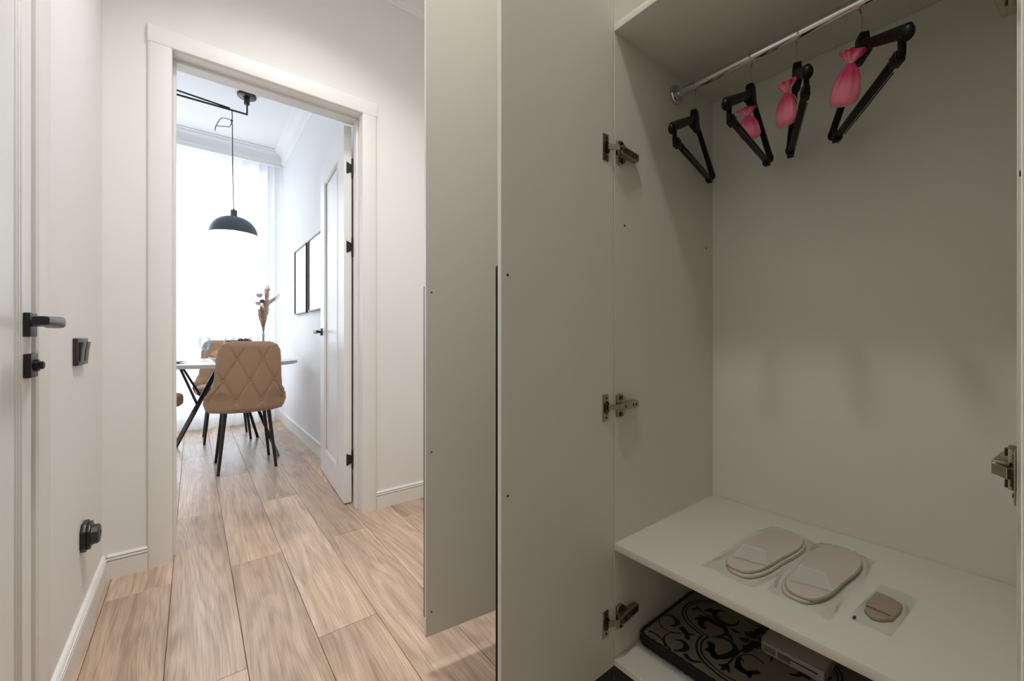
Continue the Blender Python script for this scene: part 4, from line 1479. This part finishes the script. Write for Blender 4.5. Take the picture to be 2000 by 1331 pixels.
bw = tag(empty('fruit_bowl', (0.330, 3.98, TZ)), 'glass footed bowl of dark cherries showing above the tufted chair', 'bowl')
m = MB()
m.lathe([(0, 0), (0.045, 0), (0.046, 0.003), (0.012, 0.012), (0.010, 0.07), (0.03, 0.085), (0.062, 0.115), (0.075, 0.150), (0.0735, 0.150), (0.058, 0.117), (0.028, 0.090), (0, 0.088)], (0.330, 3.98, TZ), 40)
m.build('glass_bowl', GOBLET, bw, angle=50)
rnd = random.Random(5)
proto = None
k = 0
for layer, (z, rr, n) in enumerate(((0.118, 0.035, 7), (0.137, 0.052, 12), (0.137, 0.022, 5), (0.155, 0.046, 10), (0.157, 0.018, 4), (0.170, 0.028, 6))):
    for i in range(n):
        a = 2 * PI * i / n + layer
        x, y = 0.330 + rr * math.cos(a), 3.98 + rr * math.sin(a)
        if proto is None:
            m = MB()
            m.ball((0, 0, 0), 0.0115, None, 0.011, 12, 8)
            m.tube([(0, 0, 0.009), (0.006, 0.002, 0.022), (0.016, 0.004, 0.032)], 0.0008, n=5)
            proto = m.build('cherry', CHERRY, None)
            c = proto
        else:
            c = proto.copy()
            COL.objects.link(c)
        c.location = (x + rnd.uniform(-.003, .003), y, TZ + z + rnd.uniform(-.002, .002))
        c.rotation_euler = (rnd.uniform(-0.5, 0.5), rnd.uniform(-0.5, 0.5), rnd.uniform(0, 6))
        tag(c, 'dark red cherry heaped in the glass bowl above the tufted chair', 'cherry', 'cherries in the glass bowl')

# peach napkin folded to a standing fan
m = MB()
def nap(u, v):
    a = -1.1 + 2.2 * u
    r = 0.01 + 0.085 * v
    return (0.190 + r * math.sin(a), 3.845 + 0.012 * math.sin(u * 26) * v, TZ + 0.0085 + r * math.cos(a) * 1.05)
m.grid(nap, 60, 8)
for f in list(m.bm.faces):
    pass
g = bmesh.ops.solidify(m.bm, geom=m.bm.faces[:], thickness=0.0025)
np_ = m.build('napkin', NAPKIN, None, angle=60, origin=(0.190, 3.845, TZ + 0.008))
tag(np_, 'peach cloth napkin standing in a fan beside the tufted chair back', 'napkin')

# white rounded container
m = MB()
cx0, cy0 = 0.548, 4.055
m.prism(rrect(cx0 - 0.062, cx0 + 0.062, cy0 - 0.045, cy0 + 0.045, 0.03, 6), 'z', TZ + 0.012, TZ + 0.088)
wb = tag(empty('container', (cx0, cy0, TZ)), 'rounded white container with a dark base at the right end of the table', 'container')
m.build('body', WHITEPL, wb, bevel=0.014, seg=4)
MB().prism(rrect(cx0 - 0.050, cx0 + 0.050, cy0 - 0.036, cy0 + 0.036, 0.02, 4), 'z', TZ, TZ + 0.012).build('base', SWITCHM, wb)

# vase and dried bouquet
VX, VY = 0.487, 4.13
m = MB()
m.lathe([(0, 0), (0.036, 0), (0.042, 0.010), (0.043, 0.040), (0.032, 0.070), (0.014, 0.095), (0.0115, 0.12), (0.0115, 0.203), (0.016, 0.210), (0.016, 0.218), (0.0125, 0.222), (0.0100, 0.218), (0.0095, 0.12), (0.028, 0.07), (0.039, 0.04), (0.036, 0.006), (0, 0.006)], (0, 0, 0), 32)
va = m.build('bottle_vase', GOBLET, None, angle=40)
va.location = (VX, VY, TZ)
tag(va, 'slender clear glass vase on the table behind the tufted chair', 'vase')
db = tag(empty('dried_bouquet', (VX, VY, TZ + 0.010)), 'dried bouquet of beige plumes and seed pods in the slender vase', 'bouquet')
rnd = random.Random(11)
def stem_to(dx, dy, top, z0=0.02):
    pts = []
    for i in range(9):
        t = i / 8
        z = z0 + (top - z0) * t
        k = max(0, (z - 0.21) / (top - 0.21))
        pts.append((VX + dx * k ** 1.2 + 0.003 * math.sin(t * 9 + dx * 40) , VY + dy * k ** 1.2, TZ + z))
    return pts
m = MB()
for i in range(16):
    m.tube(stem_to(rnd.uniform(-0.02, 0.02), rnd.uniform(-0.02, 0.02), rnd.uniform(0.30, 0.40)), 0.0017, n=6)
for dx, top in ((-0.033, 0.540), (-0.042, 0.472), (-0.010, 0.488), (0.027, 0.590)):
    m.tube(stem_to(dx, 0.0, top), 0.0012, n=6)
m.build('stalks', STALK, db)
for dx, dy, zb, zt2, wid in ((0.016, 0.0, 0.28, 0.62, 0.034), (-0.020, 0.02, 0.26, 0.47, 0.034), (0.034, 0.01, 0.28, 0.53, 0.030), (-0.055, -0.01, 0.27, 0.43, 0.022), (0.024, -0.02, 0.34, 0.655, 0.026)):
    m = MB()
    n = 95
    for i in range(n):
        t = rnd.random() ** 0.8
        k = t
        zc = zb + (zt2 - zb) * t * 0.82
        kx = max(0, (zc - 0.21) / 0.3)
        base = Vector((VX + dx * kx, VY + dy * kx, TZ + zc))
        a = rnd.uniform(0, 2 * PI)
        ww = wid * (0.35 + 0.65 * math.sin(PI * min(1, t * 0.85 + 0.12)))
        L = rnd.uniform(0.03, 0.06)
        tip = base + Vector((math.cos(a) * ww, math.sin(a) * ww, L))
        m.tube([base, base.lerp(tip, 0.55) + Vector((0, 0, 0.006)), tip], [0.0013, 0.0019, 0.0004], n=4, cap=False)
    m.build('plume', STRAW, db)['kind'] = 'stuff'
m = MB()
for i in range(9):
    a = 0.55 + rnd.uniform(-0.03, 0.03)
    b = Vector((VX + 0.022, VY, TZ + 0.46 + i * 0.004))
    m.tube([b, b + Vector((0.055, 0.004, 0.045)), b + Vector((0.105 + 0.012 * rnd.random(), 0.01, 0.088 + 0.012 * rnd.random()))], [0.0012, 0.0018, 0.0004], n=5)
for i in range(7):
    b = Vector((VX + 0.02, VY, TZ + 0.56))
    m.tube([b, b + Vector((rnd.uniform(-.006, .03), 0, 0.05)), b + Vector((rnd.uniform(-.012, .04), 0, rnd.uniform(0.09, 0.12)))], [0.0012, 0.0014, 0.0004], n=5)
m.build('grass_spray', STRAW, db)['kind'] = 'stuff'
for dx, dz, r, mm in ((-0.033, 0.556, 0.024, PODL), (-0.042, 0.486, 0.021, PODL), (-0.010, 0.504, 0.019, PODD), (0.027, 0.605, 0.021, PODL)):
    m = MB()
    m.lathe([(0, -r), (r * 0.7, -r * 0.75), (r, -r * 0.05), (r * 0.92, r * 0.4), (r * 0.5, r * 0.62), (r * 0.15, r * 0.6), (0, r * 0.5)], (VX + dx, VY - 0.012, TZ + dz), 14, mod=lambda a, z: 1 + 0.09 * math.cos(7 * a))
    m.build('seed_pod', mm, db, angle=60)
